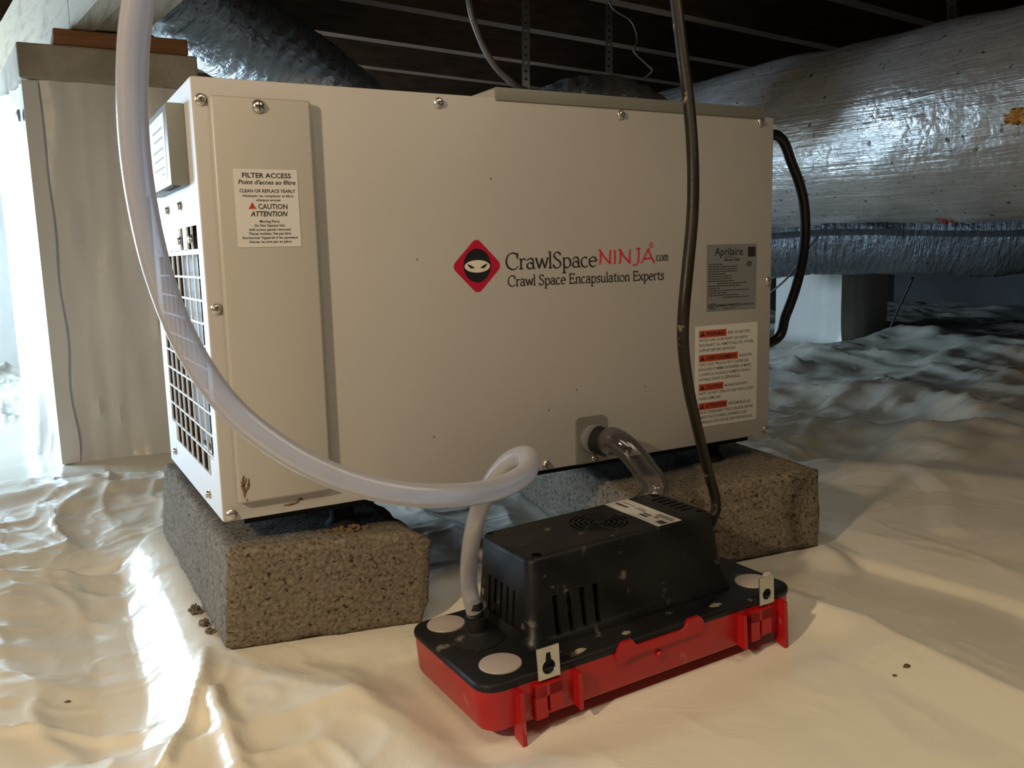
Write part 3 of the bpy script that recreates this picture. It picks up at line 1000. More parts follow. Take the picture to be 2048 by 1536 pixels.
SERIF = {
    'C': ([arc(.34, .33, .31, .345, 48, 318), [(.55, .44), (.565, .66)]], .62),
    'r': ([[(.10, 0), (.10, .42)], cr2([(.10, .28), (.17, .39), (.25, .42), (.33, .38)]), [(.02, .005), (.19, .005)], [(.02, .41), (.10, .425)]], .35),
    'a': ([arc(.19, .12, .15, .125, 0, 360), cr2([(.06, .33), (.12, .41), (.22, .43), (.32, .37), (.335, .25), (.335, .08), (.38, .0), (.44, .02)])], .45),
    'w': ([[(.03, .42), (.18, .0)], [(.18, 0), (.32, .42)], [(.31, .42), (.46, 0)], [(.46, 0), (.60, .42)], [(-.02, .42), (.09, .42)], [(.54, .42), (.65, .42)]], .62),
    'l': ([[(.10, 0), (.10, .70)], [(.02, .005), (.19, .005)], [(.03, .685), (.10, .70)]], .22),
    'S': ([cr2([(.40, .53), (.34, .63), (.22, .665), (.11, .61), (.08, .50), (.15, .40), (.29, .31), (.38, .22), (.38, .09), (.28, .005), (.15, -.005), (.06, .06), (.04, .15)])], .47),
    'p': ([[(.10, .42), (.10, -.23)], arc(.25, .20, .18, .215, 165, -165), [(.01, -.225), (.20, -.225)], [(.02, .41), (.10, .425)]], .50),
    'c': ([arc(.22, .205, .19, .215, 52, 318)], .41),
    'e': ([arc(.23, .205, .19, .215, 8, 318), [(.05, .235), (.41, .235)]], .46),
    'o': ([arc(.24, .205, .20, .215, 90, 450)], .49),
    'm': ([[(.10, 0), (.10, .42)], cr2([(.10, .28), (.18, .39), (.27, .42), (.34, .35), (.345, 0)], 5), cr2([(.345, .28), (.43, .39), (.52, .42), (.59, .35), (.595, 0)], 5), [(.02, .005), (.18, .005)], [(.27, .005), (.42, .005)], [(.52, .005), (.67, .005)]], .72),
    'E': ([[(.11, 0), (.11, .66)], [(.02, .65), (.46, .65)], [(.11, .35), (.38, .35)], [(.02, .01), (.49, .01)], [(.46, .65), (.46, .54)], [(.38, .28), (.38, .42)], [(.48, .01), (.51, .13)]], .55),
    'n': ([[(.10, 0), (.10, .42)], cr2([(.10, .28), (.19, .39), (.30, .42), (.385, .35), (.39, 0)], 5), [(.02, .005), (.18, .005)], [(.31, .005), (.47, .005)]], .51),
    'u': ([cr2([(.10, .42), (.10, .10), (.17, .0), (.28, .01), (.385, .12)], 5), [(.385, .42), (.385, 0)], [(.03, .415), (.1, .42)], [(.385, .01), (.46, .02)]], .50),
    't': ([cr2([(.14, .54), (.14, .10), (.20, .0), (.30, .04)], 5), [(.03, .41), (.29, .41)]], .32),
    'i': ([[(.10, 0), (.10, .42)], [(.02, .005), (.19, .005)], [(.03, .41), (.1, .425)], [(.075, .60), (.125, .60)]], .23),
    'x': ([[(.04, .42), (.40, 0)], [(.39, .42), (.04, 0)], [(0, .415), (.12, .415)], [(.32, .415), (.43, .415)], [(0, .005), (.11, .005)], [(.33, .005), (.45, .005)]], .46),
    's': ([cr2([(.30, .33), (.25, .41), (.16, .425), (.08, .37), (.08, .30), (.17, .235), (.28, .17), (.29, .08), (.21, .0), (.11, .0), (.05, .07)])], .36),
    '.': ([[(.06, .035), (.12, .035)]], .2),
    ' ': ([], .25),
}
NINJA = {
    'N': ([cr2([(.02, .68), (.08, .64), (.20, .38), (.44, .02)]), cr2([(.06, .0), (.09, .30), (.08, .56)]), cr2([(.44, .02), (.425, .34), (.45, .66)])], .53),
    'I': ([cr2([(.07, .0), (.08, .35), (.07, .66)])], .20),
    'J': ([cr2([(.24, .70), (.24, .30), (.22, .06), (.13, -.07), (.02, -.05)]), [(.14, .70), (.30, .70)]], .33),
    'A': ([cr2([(.0, .0), (.14, .30), (.28, .70)]), cr2([(.28, .70), (.37, .34), (.52, -.01)]), [(.09, .20), (.42, .23)]], .52),
}

def nib_text(mb, s, x, z, size, fonts, thick=.085, thin=.03, nib=25, y=-0.0004, width=None):
    cur = 0.0
    polys = []
    for ch in s:
        g, adv = fonts[ch]
        for st in g:
            polys.append([(px + cur, py) for px, py in st])
        cur += adv
    sx = size if width is None else width / cur
    for k, st in enumerate(polys):
        n = len(st)
        L, R2 = [], []
        for i in range(n):
            a = st[max(0, i - 1)]
            b = st[min(n - 1, i + 1)]
            dx, dy = b[0] - a[0], b[1] - a[1]
            l = math.hypot(dx, dy) or 1e-6
            th = math.atan2(dy, dx)
            wv = thin + (thick - thin) * abs(math.sin(th - math.radians(nib)))
            nx_, ny_ = -dy / l * wv / 2, dx / l * wv / 2
            yy = y - 0.00002 * (k % 5)
            L.append((x + (st[i][0] + nx_) * sx, yy, z + (st[i][1] + ny_) * size))
            R2.append((x + (st[i][0] - nx_) * sx, yy, z + (st[i][1] - ny_) * size))
        mb.add(L + R2, [(i, i + 1, n + i + 1, n + i) for i in range(n - 1)])
    return x + cur * sx

# plain sans lettering from the built-in font
def sans(mb, s, x, z, h, width=None, align='L', bold=0.0, shear=0.0, y=-0.0004, tf=None):
    cu = bpy.data.curves.new('t', 'FONT')
    cu.body = s
    cu.size = 1.0
    cu.shear = shear
    cu.offset = bold
    cu.resolution_u = 2
    ob = bpy.data.objects.new('t', cu)
    COL.objects.link(ob)
    dg = bpy.context.evaluated_depsgraph_get()
    dg.update()
    me = bpy.data.meshes.new_from_object(ob.evaluated_get(dg))
    V = np.array([v.co[:] for v in me.vertices])
    F = [tuple(p.vertices) for p in me.polygons]
    bpy.data.objects.remove(ob)
    bpy.data.curves.remove(cu)
    bpy.data.meshes.remove(me)
    if len(V) == 0:
        return
    x0, x1 = V[:, 0].min(), V[:, 0].max()
    sc = h / 0.70
    sx = sc if width is None else width / (x1 - x0)
    wd = (x1 - x0) * sx
    ox = {'L': 0, 'C': -wd / 2, 'R': -wd}[align]
    U = x + ox + (V[:, 0] - x0) * sx
    W_ = z + V[:, 1] * sc
    pts = [(a, y, b) for a, b in zip(U, W_)]
    if tf:
        pts = [tf(*p) for p in pts]
    mb.add(pts, F)

# ------------------------------------------------------------------ dehumidifier
UW, UD, UH = 0.6428, 0.292, 0.3718
dh = empty('dehumidifier', (0, 0, 0))
tag(dh, 'boxy beige crawl space dehumidifier standing on two concrete blocks', 'dehumidifier')
mb = MB()
t_ = 0.0016
mb.rbox((0.0, 0.0, 0.0), (UW, 0.012, UH), 0.0014, 2)                 # folded front sheet
mb.box((0.002, 0.010, UH - 0.003), (UW - 0.001, UD, UH - 0.0008))   # top
mb.box((UW - 0.002, 0.010, 0.001), (UW - 0.0004, UD, UH - 0.001))   # right side
mb.box((0.002, UD - 0.002, 0.001), (UW - 0.001, UD, UH - 0.001))    # back
mb.box((0.002, 0.010, 0.001), (UW - 0.001, UD, 0.006))              # bottom
mb.build('cabinet', 'cabinet_paint', parent=dh, smooth=True)
MB().box((0.02, 0.014, -0.008), (UW - 0.02, UD - 0.01, 0.0008)).build('underside_slab', 'rubber', parent=dh)  # slab below the cabinet, black for the shade under the unit
# top outlet plate with sloping white lip
mb = MB().rbox((0.2775, -0.0022, 0.3692), (0.6262, 0.27, 0.3815), 0.0012, 2)
mb.build('top_plate', 'grey_plastic', parent=dh, smooth=True)
mb = MB()
mb.prism([(0.2510, 0.0005, 0.3712), (0.2776, 0.0005, 0.3712), (0.2776, 0.0005, 0.3790), (0.2730, 0.0005, 0.3782)],
         [(0.2510, 0.27, 0.3712), (0.2776, 0.27, 0.3712), (0.2776, 0.27, 0.3790), (0.2730, 0.27, 0.3782)])
mb.build('top_lip', 'cabinet_paint', parent=dh)

# filter access door
FD = 0.0100
fx0, fx1, fz0, fz1 = 0.0115, 0.0945, 0.0165, 0.3565
fd = MB().rbox((fx0, -FD, fz0), (fx1, 0.0, fz1), 0.0028, 3).build('filter_door', 'filter_paint', parent=dh, smooth=True)

def screw(cx, cz, r, parent, y=0.0, name='screw', axis=(0, -1, 0), hexh=True, m='screw_steel', c=None):
    mb = MB()
    c = c or (cx, y, cz)
    if hexh:
        mb.lathe(c, axis, [(r * 1.35, 0.0), (r * 1.35, r * 0.22), (r * 1.05, r * 0.42), (r * 0.98, r * 0.5), (r * 0.93, r * 1.0), (r * 0.75, r * 1.1), (r * 0.32, r * 1.1), (r * 0.28, r * 0.8), (0, r * 0.8)], 18)
    else:
        mb.lathe(c, axis, [(r * 1.05, 0), (r * 1.05, r * 0.12), (r, r * 0.35), (r * 0.8, r * 0.6), (r * 0.5, r * 0.78), (0, r * 0.84)], 22)
    return mb.build(name, m, parent=parent, smooth=True)

kb = screw(0.0500, 0.3490, 0.0054, fd, y=-FD, name='thumb_screw', hexh=False)
mb = MB()
yk = -FD - 0.0054 * 0.80
mb.box((0.0465, yk - 0.0002, 0.3485), (0.0535, yk + 0.0012, 0.3495)).box((0.0495, yk - 0.0002, 0.3455), (0.0505, yk + 0.0012, 0.3525))
mb.build('screw_slot', 'dark_inside', parent=fd)
for cx, cz in ((0.0068, 0.3535), (0.2180, 0.3632), (0.4247, 0.3633), (0.6216, 0.3654), (0.0070, 0.1842), (0.0068, 0.0060), (0.6372, 0.1847), (0.6365, 0.0068), (0.3262, 0.0055)):
    screw(cx, cz, 0.0036, dh, y=-0.0002)

# filter access sticker
LY_ = -FD - 0.0002
lx0, lx1, lz0, lz1 = 0.0262, 0.0792, 0.2345, 0.2985
fl_ = MB().rbox((lx0, LY_ - 0.0003, lz0), (lx1, LY_ + 0.0001, lz1), 0.0001, 1).build('filter_label', 'label_white', parent=fd)
mb = MB()
LYT = LY_ - 0.0005
cx = 0.0533
sans(mb, 'FILTER ACCESS', cx, 0.2915, 0.0039, 0.0405, 'C', bold=0.018, y=LYT)
sans(mb, "Point d'acces au filtre", cx, 0.2862, 0.0035, 0.0475, 'C', bold=0.015, shear=0.2, y=LYT)
sans(mb, 'CLEAN OR REPLACE YEARLY', cx, 0.2795, 0.0026, 0.0465, 'C', bold=0.015, y=LYT)
sans(mb, 'Nettoyer ou remplacer le filtre', cx, 0.2758, 0.0020, 0.0420, 'C', bold=0.01, shear=0.2, y=LYT)
sans(mb, 'chaque annee', cx, 0.2724, 0.0020, 0.0205, 'C', bold=0.01, shear=0.2, y=LYT)
sans(mb, 'CAUTION', 0.0568, 0.2660, 0.0041, 0.0245, 'C', bold=0.012, y=LYT)
sans(mb, 'ATTENTION', 0.0533, 0.2600, 0.0041, 0.0310, 'C', bold=0.02, shear=0.25, y=LYT)
for i, (s_, wd) in enumerate((('Moving Parts', .0165), ('Do Not Operate Unit', .0250), ('with access panels removed.', .0355), ('Pieces mobiles. Ne pas faire', .0350), ("fonctionner l'appareil si les panneaux", .0465), ("d'acces ne sont pas en place.", .0360))):
    sans(mb, s_, 0.0533, 0.2548 - i * 0.00335, 0.0021, wd, 'C', bold=0.012, y=LYT)
mb.build('print', 'ink', parent=fl_)
MB().prism([(0.0365, LYT, 0.2660), (0.0430, LYT, 0.2660), (0.03975, LYT, 0.2716)], [(0.0365, LYT + 0.0002, 0.2660), (0.0430, LYT + 0.0002, 0.2660), (0.03975, LYT + 0.0002, 0.2716)]).build('warning_triangle', 'warn_red', parent=fl_)
mb = MB()
sans(mb, '!', 0.03975, 0.2668, 0.0030, None, 'C', bold=0.02, y=LYT - 0.0002)
mb.build('exclamation_mark', 'ink', parent=fl_)

# mud splash on the door, scuffs on the cabinet
def stain(name, polys, parent, y, m='mud'):
    mb = MB()
    for st, wv in polys:
        P = cr2(st, 5)
        n = len(P)
        L, R2 = [], []
        for i in range(n):
            a, b = P[max(0, i - 1)], P[min(n - 1, i + 1)]
            dx, dy = b[0] - a[0], b[1] - a[1]
            l = math.hypot(dx, dy) or 1e-6
            ww = wv * (0.25 + 0.75 * abs(math.sin(i * 1.7 + wv * 900))) * math.sin(math.pi * (i + 0.6) / (n + 0.2))
            L.append((P[i][0] - dy / l * ww, y - 0.0004, P[i][1] + dx / l * ww))
            R2.append((P[i][0] + dy / l * ww, y - 0.0004, P[i][1] - dx / l * ww))
        V = L + R2 + [(p[0], y + 0.0002, p[2]) for p in L + R2]
        f = []
        for i in range(n - 1):
            f += [(i, i + 1, n + i + 1, n + i), (i, 2 * n + i, 2 * n + i + 1, i + 1), (n + i, n + i + 1, 3 * n + i + 1, 3 * n + i)]
        mb.add(V, f)
    return mb.build(name, m, parent=parent)
stain('mud_splash', [([(.0168, .0215), (.0172, .028), (.0160, .034), (.0176, .042)], .0022), ([(.0176, .026), (.0205, .031), (.0215, .0385)], .0014),
                     ([(.0162, .031), (.0185, .036), (.0195, .0395)], .0010), ([(.0185, .0185), (.0190, .0200), (.0186, .0212)], .0006)], fd, -FD)
stain('scuff', [([(.052, .0070), (.058, .0068), (.066, .0080)], .0013), ([(.064, .0085), (.068, .0105), (.070, .0092)], .0012)], dh, -0.0001)
stain('scuff', [([(.166, .0075), (.1675, .0090), (.170, .0080)], .0012)], dh, -0.0001)
for px, pz in ((0.1533, 0, -0.0447)[0::2], (0.2, 0.05), (0.365, 0.08), (0.19, 0.22), (0.455, 0.075), (0.27, 0.295), (0.33, 0.062)):
    stain('speck', [([(px, pz), (px + .0005, pz + .0012), (px + .0003, pz + .002)], .0006)], dh, -0.0001)

# company decal: red diamond emblem with a masked face, and lettering
def flat(pts, y, th=0.0002):
    return MB().prism([(a, y, b) for a, b in pts], [(a, y + th, b) for a, b in pts])
ex, ez = 0.2528, 0.2129
R0 = 0.0275
dia = []
for i in range(4):
    a = math.pi / 2 * i
    for k in range(-4, 5):
        an = a + k * math.radians(11)
        rc = 0.006
        dia.append((ex + (R0 - rc * 1.414) * math.cos(a) + rc * math.cos(an), ez + (R0 - rc * 1.414) * math.sin(a) * 1.0 + rc * math.sin(an)))
em = flat(dia, -0.0003).build('emblem', 'crimson', parent=dh)
ell = lambda cx_, cz_, rx, rz, n=36: [(cx_ + rx * math.cos(2 * math.pi * i / n), cz_ + rz * math.sin(2 * math.pi * i / n)) for i in range(n)]
flat(ell(ex, ez + 0.0005, 0.0148, 0.0162), -0.0005).build('hood', 'logo_black', parent=em)
flat(ell(ex, ez - 0.0002, 0.0137, 0.0060), -0.0007).build('eye_slit', 'logo_cream', parent=em)
mb = MB()
for sg in (-1, 1):
    E_ = [(ex + sg * 0.0028, ez - 0.0018), (ex + sg * 0.0070, ez - 0.0022), (ex + sg * 0.0098, ez + 0.0002), (ex + sg * 0.0108, ez + 0.0024), (ex + sg * 0.0060, ez + 0.0004)]
    mb.prism([(a, -0.0009, b) for a, b in E_], [(a, -0.0007, b) for a, b in E_])
mb.build('eye', 'logo_black', parent=em)
mb = MB()
xe = nib_text(mb, 'CrawlSpace', 0.2842, 0.2088, 0.0235, SERIF, width=0.1092, y=-0.0004)
nib_text(mb, '.com', 0.4688, 0.2128, 0.0130, SERIF, width=0.0190, y=-0.0004, thick=.1, thin=.05)
nib_text(mb, 'Crawl Space Encapsulation Experts', 0.2862, 0.1922, 0.0152, SERIF, width=0.1955, y=-0.0004, thick=.095, thin=.045)
mb.build('decal_lettering', 'ink', parent=dh)
mb = MB()
nib_text(mb, 'NINJA', 0.3945, 0.2105, 0.0225, NINJA, width=0.0740, y=-0.0004, thick=.07, thin=.05, nib=60)
nib_text(mb, 'o', 0.4618, 0.2268, 0.0110, {'o': ([arc(.24, .25, .26, .26, 0, 360)], .5)}, width=0.0048, y=-0.0004, thick=.07, thin=.06)
sans(mb, 'R', 0.4641, 0.2282, 0.0028, None, 'C', y=-0.0004)
mb.build('decal_lettering', 'red_ink', parent=dh)['label'] = 'red decal lettering'

# silver rating plate
rp = MB().rbox((0.5420, -0.0006, 0.1535), (0.6180, 0.0001, 0.2285), 0.0002, 1).build('rating_plate', 'label_silver', parent=dh)
mb = MB()
yt = -0.0008
sans(mb, 'Aprilaire', 0.5535, 0.2162, 0.0092, 0.0430, 'L', bold=0.006, shear=0.12, y=yt)
mb.add([(0.561, yt, 0.2135), (0.575, yt, 0.2146), (0.590, yt, 0.2130), (0.575, yt, 0.2140)], [(0, 1, 2, 3)])
sans(mb, 'Model 1850', 0.5690, 0.2098, 0.0026, 0.0230, 'L', bold=0.02, y=yt)
flat([(0.6045, 0.2140), (0.6162, 0.2140), (0.6162, 0.2252), (0.6045, 0.2252)], yt).v and mb.add(*(lambda q_: (q_.v, q_.f))(flat([(0.6045, 0.2140), (0.6162, 0.2140), (0.6162, 0.2252), (0.6045, 0.2252)], yt)))
rr_ = random.Random(4)
zz = 0.2058
for i, (wd, ind) in enumerate(((.020, 0), (.042, 0), (.042, 0), (.042, 0), (.026, 0), (.034, 0), (.034, 0), (.038, 0), (.046, .013), (.048, 0), (.017, 0), (.060, 0), (.028, 0), (.046, 0), (.040, .022))):
    x = 0.5448 + ind
    xe_ = x + wd if ind == 0 else x + min(wd, 0.05)
    while x < xe_:
        l = rr_.uniform(0.0018, 0.0055)
        l = min(l, xe_ - x + 0.001)
        mb.add([(x, yt, zz), (x + l, yt, zz), (x + l, yt, zz + 0.00095), (x, yt, zz + 0.00095)], [(0, 1, 2, 3)])
        x += l + 0.0009
    zz -= 0.0027
nib_text(mb, 'o', 0.6035, 0.2035, 0.010, {'o': ([arc(.25, .25, .25, .25, 0, 360)], .5)}, width=0.0062, y=yt, thick=.09, thin=.08)
sans(mb, 'SP', 0.6066, 0.2045, 0.0032, 0.0036, 'C', bold=0.02, y=yt)
nib_text(mb, 'o', 0.5445, 0.1560, 0.0120, {'o': ([arc(.25, .25, .25, .25, 0, 360)], .5)}, width=0.0130, y=yt, thick=.05, thin=.05)
sans(mb, 'RP', 0.5510, 0.1574, 0.0034, 0.0070, 'C', bold=0.03, shear=0.3, y=yt)
sans(mb, 'RESEARCH PRODUCTS', 0.5592, 0.1583, 0.0026, 0.0340, 'L', bold=0.03, y=yt)
sans(mb, 'CORPORATION', 0.5942, 0.1585, 0.0018, 0.0200, 'L', bold=0.02, y=yt)
sans(mb, 'Madison, WI USA', 0.5680, 0.1552, 0.0014, 0.0190, 'L', bold=0.01, y=yt)
mb.build('print', 'ink', parent=rp)

# warning sticker
wl = MB().rbox((0.5268, -0.0005, 0.0205), (0.6220, 0.0001, 0.1375), 0.0002, 1).build('warning_label', 'label_white', parent=dh)
mb = MB()
mt = MB()
mr_ = MB()
yt = -0.0007
zr = 0.1258
rows = (('WARNING', .041, 'RISK OF ELECTRIC', ('SHOCK CAN CAUSE INJURY OR DEATH.', 'DISCONNECT ALL REMOTE ELECTRIC POWER', 'SUPPLIES BEFORE SERVICING.')),
        ('AVERTISSEMENT', .059, 'RISQUE DE', ('CHOCS ÉLECTRIQUES. PEUT CAUSER DES', 'BLESSURES ET MÊME ENTRAÎNER LA MORT.', "COUPER LES SOURCES D'ALIMENTATION À", 'DISTANCE AVANT LE DÉPANNAGE.')),
        ('CAUTION', .037, 'MOVING PARTS/HOT', ('PARTS. DO NOT OPERATE UNIT WITH ACCESS', 'PANELS REMOVED.')),
        ('ATTENTION', .043, 'PIÈCES MOBILES. LES', ('PIÈCES DEVIENNENT TRÈS CHAUDES. NE PAS', "FAIRE FONCTIONNER L'APPAREIL SI LES", "PANNEAUX D'ACCÈS NE SONT PAS EN PLACE.")))
full = (('SHOCK', .074, .083, .056), ('CHOCS', .076, .081, .079, .063), ('PARTS', .084, .034), ('PIECES', .084, .074, .084))
zc = 0.1258
for (hd, hw, first, lines), wds in zip(rows, full):
    mb = MB()
    flat([(0.5318, zc - 0.0016), (0.5318 + hw, zc - 0.0016), (0.5318 + hw, zc + 0.0064), (0.5318, zc + 0.0064)], yt).build('warning_heading', 'warn_red', parent=wl)
    sans(mb, hd, 0.5318 + 0.0100, zc + 0.0002, 0.0044, hw - 0.0120, 'L', bold=0.018, y=yt - 0.0003)
    tri = [(0.5336, zc), (0.5402, zc), (0.5369, zc + 0.0052)]
    q_ = flat(tri, yt - 0.0003)
    mb.add(q_.v, q_.f)
    mb.build('heading_print', 'ink', parent=wl)
    sans(mt, first, 0.5318 + hw + 0.0025, zc + 0.0004, 0.0033, min(0.0345, 0.0868 - hw - 0.004) if hd != 'AVERTISSEMENT' else 0.0190, 'L', bold=0.004, y=yt)
    zc -= 0.0062
    for s_, wd in zip(lines, wds[1:]):
        sans(mt, s_, 0.5318, zc, 0.0033, wd, 'L', bold=0.004, y=yt)
        zc -= 0.0058
    zc -= 0.0042
mt.build('print', 'ink_soft', parent=wl)

# drain outlet
db = MB()
lp0 = [(0.3632, -0.0002, 0.0008), (0.4015, -0.0002, 0.0008)] + [(0.3960 + 0.0055 * math.cos(a), -0.0002, 0.0455 + 0.0055 * math.sin(a)) for a in np.linspace(0, math.pi / 2, 6)] + \
      [(0.3687 + 0.0055 * math.cos(a), -0.0002, 0.0455 + 0.0055 * math.sin(a)) for a in np.linspace(math.pi / 2, math.pi, 6)]
db.prism(lp0, [(a, -0.0022, b) for a, _, b in lp0])
dbo = db.build('drain_bracket', 'grey_plastic', parent=dh)
mb = MB().lathe((0.3835, -0.002, 0.0270), (0, -1, 0), [(0.0155, 0), (0.0155, 0.004), (0.0140, 0.0052), (0.0, 0.0052)], 28)
mb.build('drain_collar', 'box_grey', parent=dbo, smooth=True)
mb = MB().lathe((0.3860, -0.006, 0.0265), (0.30, -1, -0.14), [(0.0145, 0), (0.0145, 0.0075), (0.0135, 0.0090), (0.0135, 0.0150), (0.0100, 0.0155), (0.0100, 0.0160), (0.0100, 0.040), (0.007, 0.042), (0.006, 0.030), (0, 0.030)], 24)
mb.build('drain_fitting', 'rubber', parent=dbo, smooth=True)
screw(0.3850, 0.0055, 0.0030, dbo, y=-0.0022, hexh=False)

# left side: frame with cut-out grille, coil behind it
sp = empty('side', (0, 0, 0))
sp.parent = dh
bpy.data.objects.remove(sp)
gy0, gy1, gz0, gz1 = 0.021, 0.258, 0.033, 0.2545
xo, xi = -0.0004, 0.0012
mb = MB()
ztop = gz1
mb.box((xo, 0.001, 0.001), (xi, UD, gz0)).box((xo, 0.001, gz1), (xi, UD, UH - 0.001))
mb.box((xo, 0.001, gz0), (xi, gy0, gz1)).box((xo, gy1, gz0), (xi, UD, gz1))
mb.box((xo, 0.074, 0.2340), (xi, 0.094, gz1)).box((xo, 0.115, 0.2340), (xi, gy1, gz1))     # tabs beside the two top windows
mb.box((xo, gy0, 0.2300), (xi, gy1, 0.2345))
mb.box((xo, gy0, gz0), (xi, 0.040, gz0 + 0.018)).box((xo, 0.235, gz0), (xi, gy1, gz0 + 0.020))
spn = mb.build('side_panel', 'grille_paint', parent=dh)
for k in range(1, 8):
    y = gy0 + (gy1 - gy0) * k / 8
    MB().box((xo, y - 0.0009, gz0), (xi, y + 0.0009, gz1)).build('grille_bar', 'grille_paint', parent=spn)
for k in range(1, 10):
    z = gz0 + (0.2300 - gz0) * k / 10
    MB().box((xo, gy0, z - 0.0009), (xi, gy1, z + 0.0009)).build('grille_bar', 'grille_paint', parent=spn)
# interior
mb = MB()
mb.box((0.012, 0.016, 0.02), (0.014, 0.060, 0.27)).box((0.10, 0.014, 0.006), (0.102, UD - 0.004, UH - 0.004))
mb.build('filter_mesh_backing', 'dark_inside', parent=dh)
mb = MB()
for k in range(60):      # honeycomb filter edge: slanted short fins
    z = 0.024 + k * 0.0037
    for j, y in enumerate((0.018, 0.0255, 0.033, 0.0405, 0.048)):
        zz_ = z + (0.0018 if j % 2 else 0)
        mb.add([(0.0115, y, zz_), (0.0115, y + 0.0070, zz_ + 0.0013), (0.0115, y + 0.0070, zz_ + 0.0026), (0.0115, y, zz_ + 0.0013)], [(0, 1, 2, 3)])
mb.build('filter_mesh', 'coil_fin', parent=dh)['kind'] = 'stuff'
MB().box((0.010, 0.0610, 0.020), (0.060, 0.0640, 0.30)).box((0.020, 0.125, 0.02), (0.022, 0.235, 0.29)).build('coil_plate', 'coil_dust', parent=dh)
MB().box((0.014, 0.090, 0.020), (0.06, 0.0935, 0.30)).box((0.014, 0.1120, 0.020), (0.06, 0.1145, 0.30)).build('coil_end_plate', 'galv', parent=dh)
mb = MB()
for y in (0.045, 0.075, 0.105, 0.135):
    mb.lathe((0.020, y - 0.03, 0.034), (0, 1, 0), [(0.0065, 0), (0.0065, 0.16)], 10) if y == 0.045 else None
mb.build('coil_pipe', 'galv', parent=dh, smooth=True)
for (y, z) in ((0.0900, 0.2740), (0.165, 0.2740), (0.0445, 0.2430), (0.1050, 0.2430), (0.2480, 0.0180), (0.0560, 0.0130)):
    screw(0, 0, 0.0034, spn, axis=(-1, 0, 0), c=(xo, y, z))
# control box on the side
cb = MB().rbox((-0.0155, 0.036, 0.2885), (-0.0004, 0.200, 0.3560), 0.0012, 2).build('control_box', 'box_grey', parent=dh, smooth=True)
cl = MB().rbox((-0.0159, 0.050, 0.2950), (-0.0154, 0.150, 0.3500), 0.0001, 1).build('control_label', 'label_white', parent=cb)
mb = MB()
for k, z in enumerate((0.338, 0.330, 0.321, 0.313, 0.305, 0.299)):
    y = 0.062
    for _ in range(6 if k != 5 else 2):
        l = rr_.uniform(0.004, 0.010)
        mb.add([(-0.01605, y, z), (-0.01605, y + l, z), (-0.01605, y + l, z + 0.0016), (-0.01605, y, z + 0.0016)], [(0, 1, 2, 3)])
        y += l + 0.002
mb.build('print', 'ink_soft', parent=cl)
MB().box((-0.0125, 0.046, 0.2880), (-0.0065, 0.100, 0.2889)).build('control_slot', 'dark_inside', parent=cb)

# rubber feet
for fx, fy, B in ((0.118, 0.040, BL), (0.118, 0.25, BL), (0.585, 0.040, BR), (0.570, 0.25, BR)):
    zb = block_top(B, fx, fy)
    f_ = MB().lathe((fx, fy, zb), (0, 0, 1), [(0.0165, 0.0), (0.0165, 0.004), (0.012, 0.009), (0.011, -zb - 0.008), (0.014, -zb - 0.006), (0.014, -zb)], 20).build('foot', 'rubber', parent=dh, smooth=True)
for k, (mx_, my_, ms_) in enumerate(((0.122, 0.020, 1.0), (0.110, 0.024, 0.7), (0.133, 0.021, 0.6), (0.098, 0.022, 0.45), (0.117, 0.015, 0.5))):
    lump((mx_, my_, block_top(BL, mx_, my_) + 0.0016 * ms_), 0.0075 * ms_, 0.0045 * ms_, 0.0040 * ms_, 21 + k * 3, 10, 2.2).build('mud_clod', 'mud', parent=dh)

# ------------------------------------------------------------------ condensate pump (own coordinates, origin front-left-bottom)
cp = empty('condensate_pump', (0.13062, -0.2309, -0.12653), ((0.999362, -0.005813, -0.035241), (0.006095, 0.99995, 0.007897), (0.035193, -0.008106, 0.999348)))
tag(cp, 'black condensate pump in a red plastic tank on the plastic sheet in front', 'pump')
PL, PW, PH = 0.318, 0.1387, 0.0391
mb = MB()
ze = 0.0325
mb.loft([rrect(0.0065, 0.006, PL - 0.0065, PW - 0.006, 0.012, -0.0005), rrect(0.0035, 0.0030, PL - 0.0035, PW - 0.003, 0.0145, 0.0010),
         rrect(0.0022, 0.0018, PL - 0.0022, PW - 0.0018, 0.0155, 0.004), rrect(0.0008, 0.0006, PL - 0.0008, PW - 0.0006, 0.0165, ze)])
tank = mb.build('tank', 'pump_red', parent=cp, smooth=True)
mb = MB()
mb.loft([rrect(0.0008, 0.0006, PL - 0.0008, PW - 0.0006, 0.0165, ze), rrect(0.0, 0.0, PL, PW, 0.017, ze + 0.0008), rrect(0.0, 0.0, PL, PW, 0.017, PH - 0.0024),
         rrect(0.0008, 0.0008, PL - 0.0008, PW - 0.0008, 0.0165, PH - 0.0008), rrect(0.0026, 0.0026, PL - 0.0026, PW - 0.0026, 0.0155, PH)])
lid = mb.build('lid', 'pump_black', parent=cp, smooth=True)
# ribs and mounting blocks on the front wall
for x0, x1, zb in ((0.0268, 0.0305, -0.0120), (0.0782, 0.0818, 0.0008), (0.2480, 0.2518, 0.0000), (0.2960, 0.3000, -0.0120)):
    mb = MB()
    mb.prism([(x0, 0.004, 0.0305), (x0, -0.0065, 0.0305), (x0, -0.0072, zb), (x0, 0.006, zb + 0.003)], [(x1, 0.004, 0.0305), (x1, -0.0065, 0.0305), (x1, -0.0072, zb), (x1, 0.006, zb + 0.003)])
    mb.build('rib', 'pump_red', parent=tank)
for x0 in (0.0415, 0.2590):
    mb = MB()
    mb.box((x0, -0.0042, 0.0030), (x0 + 0.0100, 0.003, 0.0290)).box((x0 + 0.0125, -0.0042, 0.0060), (x0 + 0.0240, 0.003, 0.0290)).box((x0, -0.0042, 0.0200), (x0 + 0.0240, 0.003, 0.0295))
    mb.build('hook_block', 'pump_red', parent=tank)
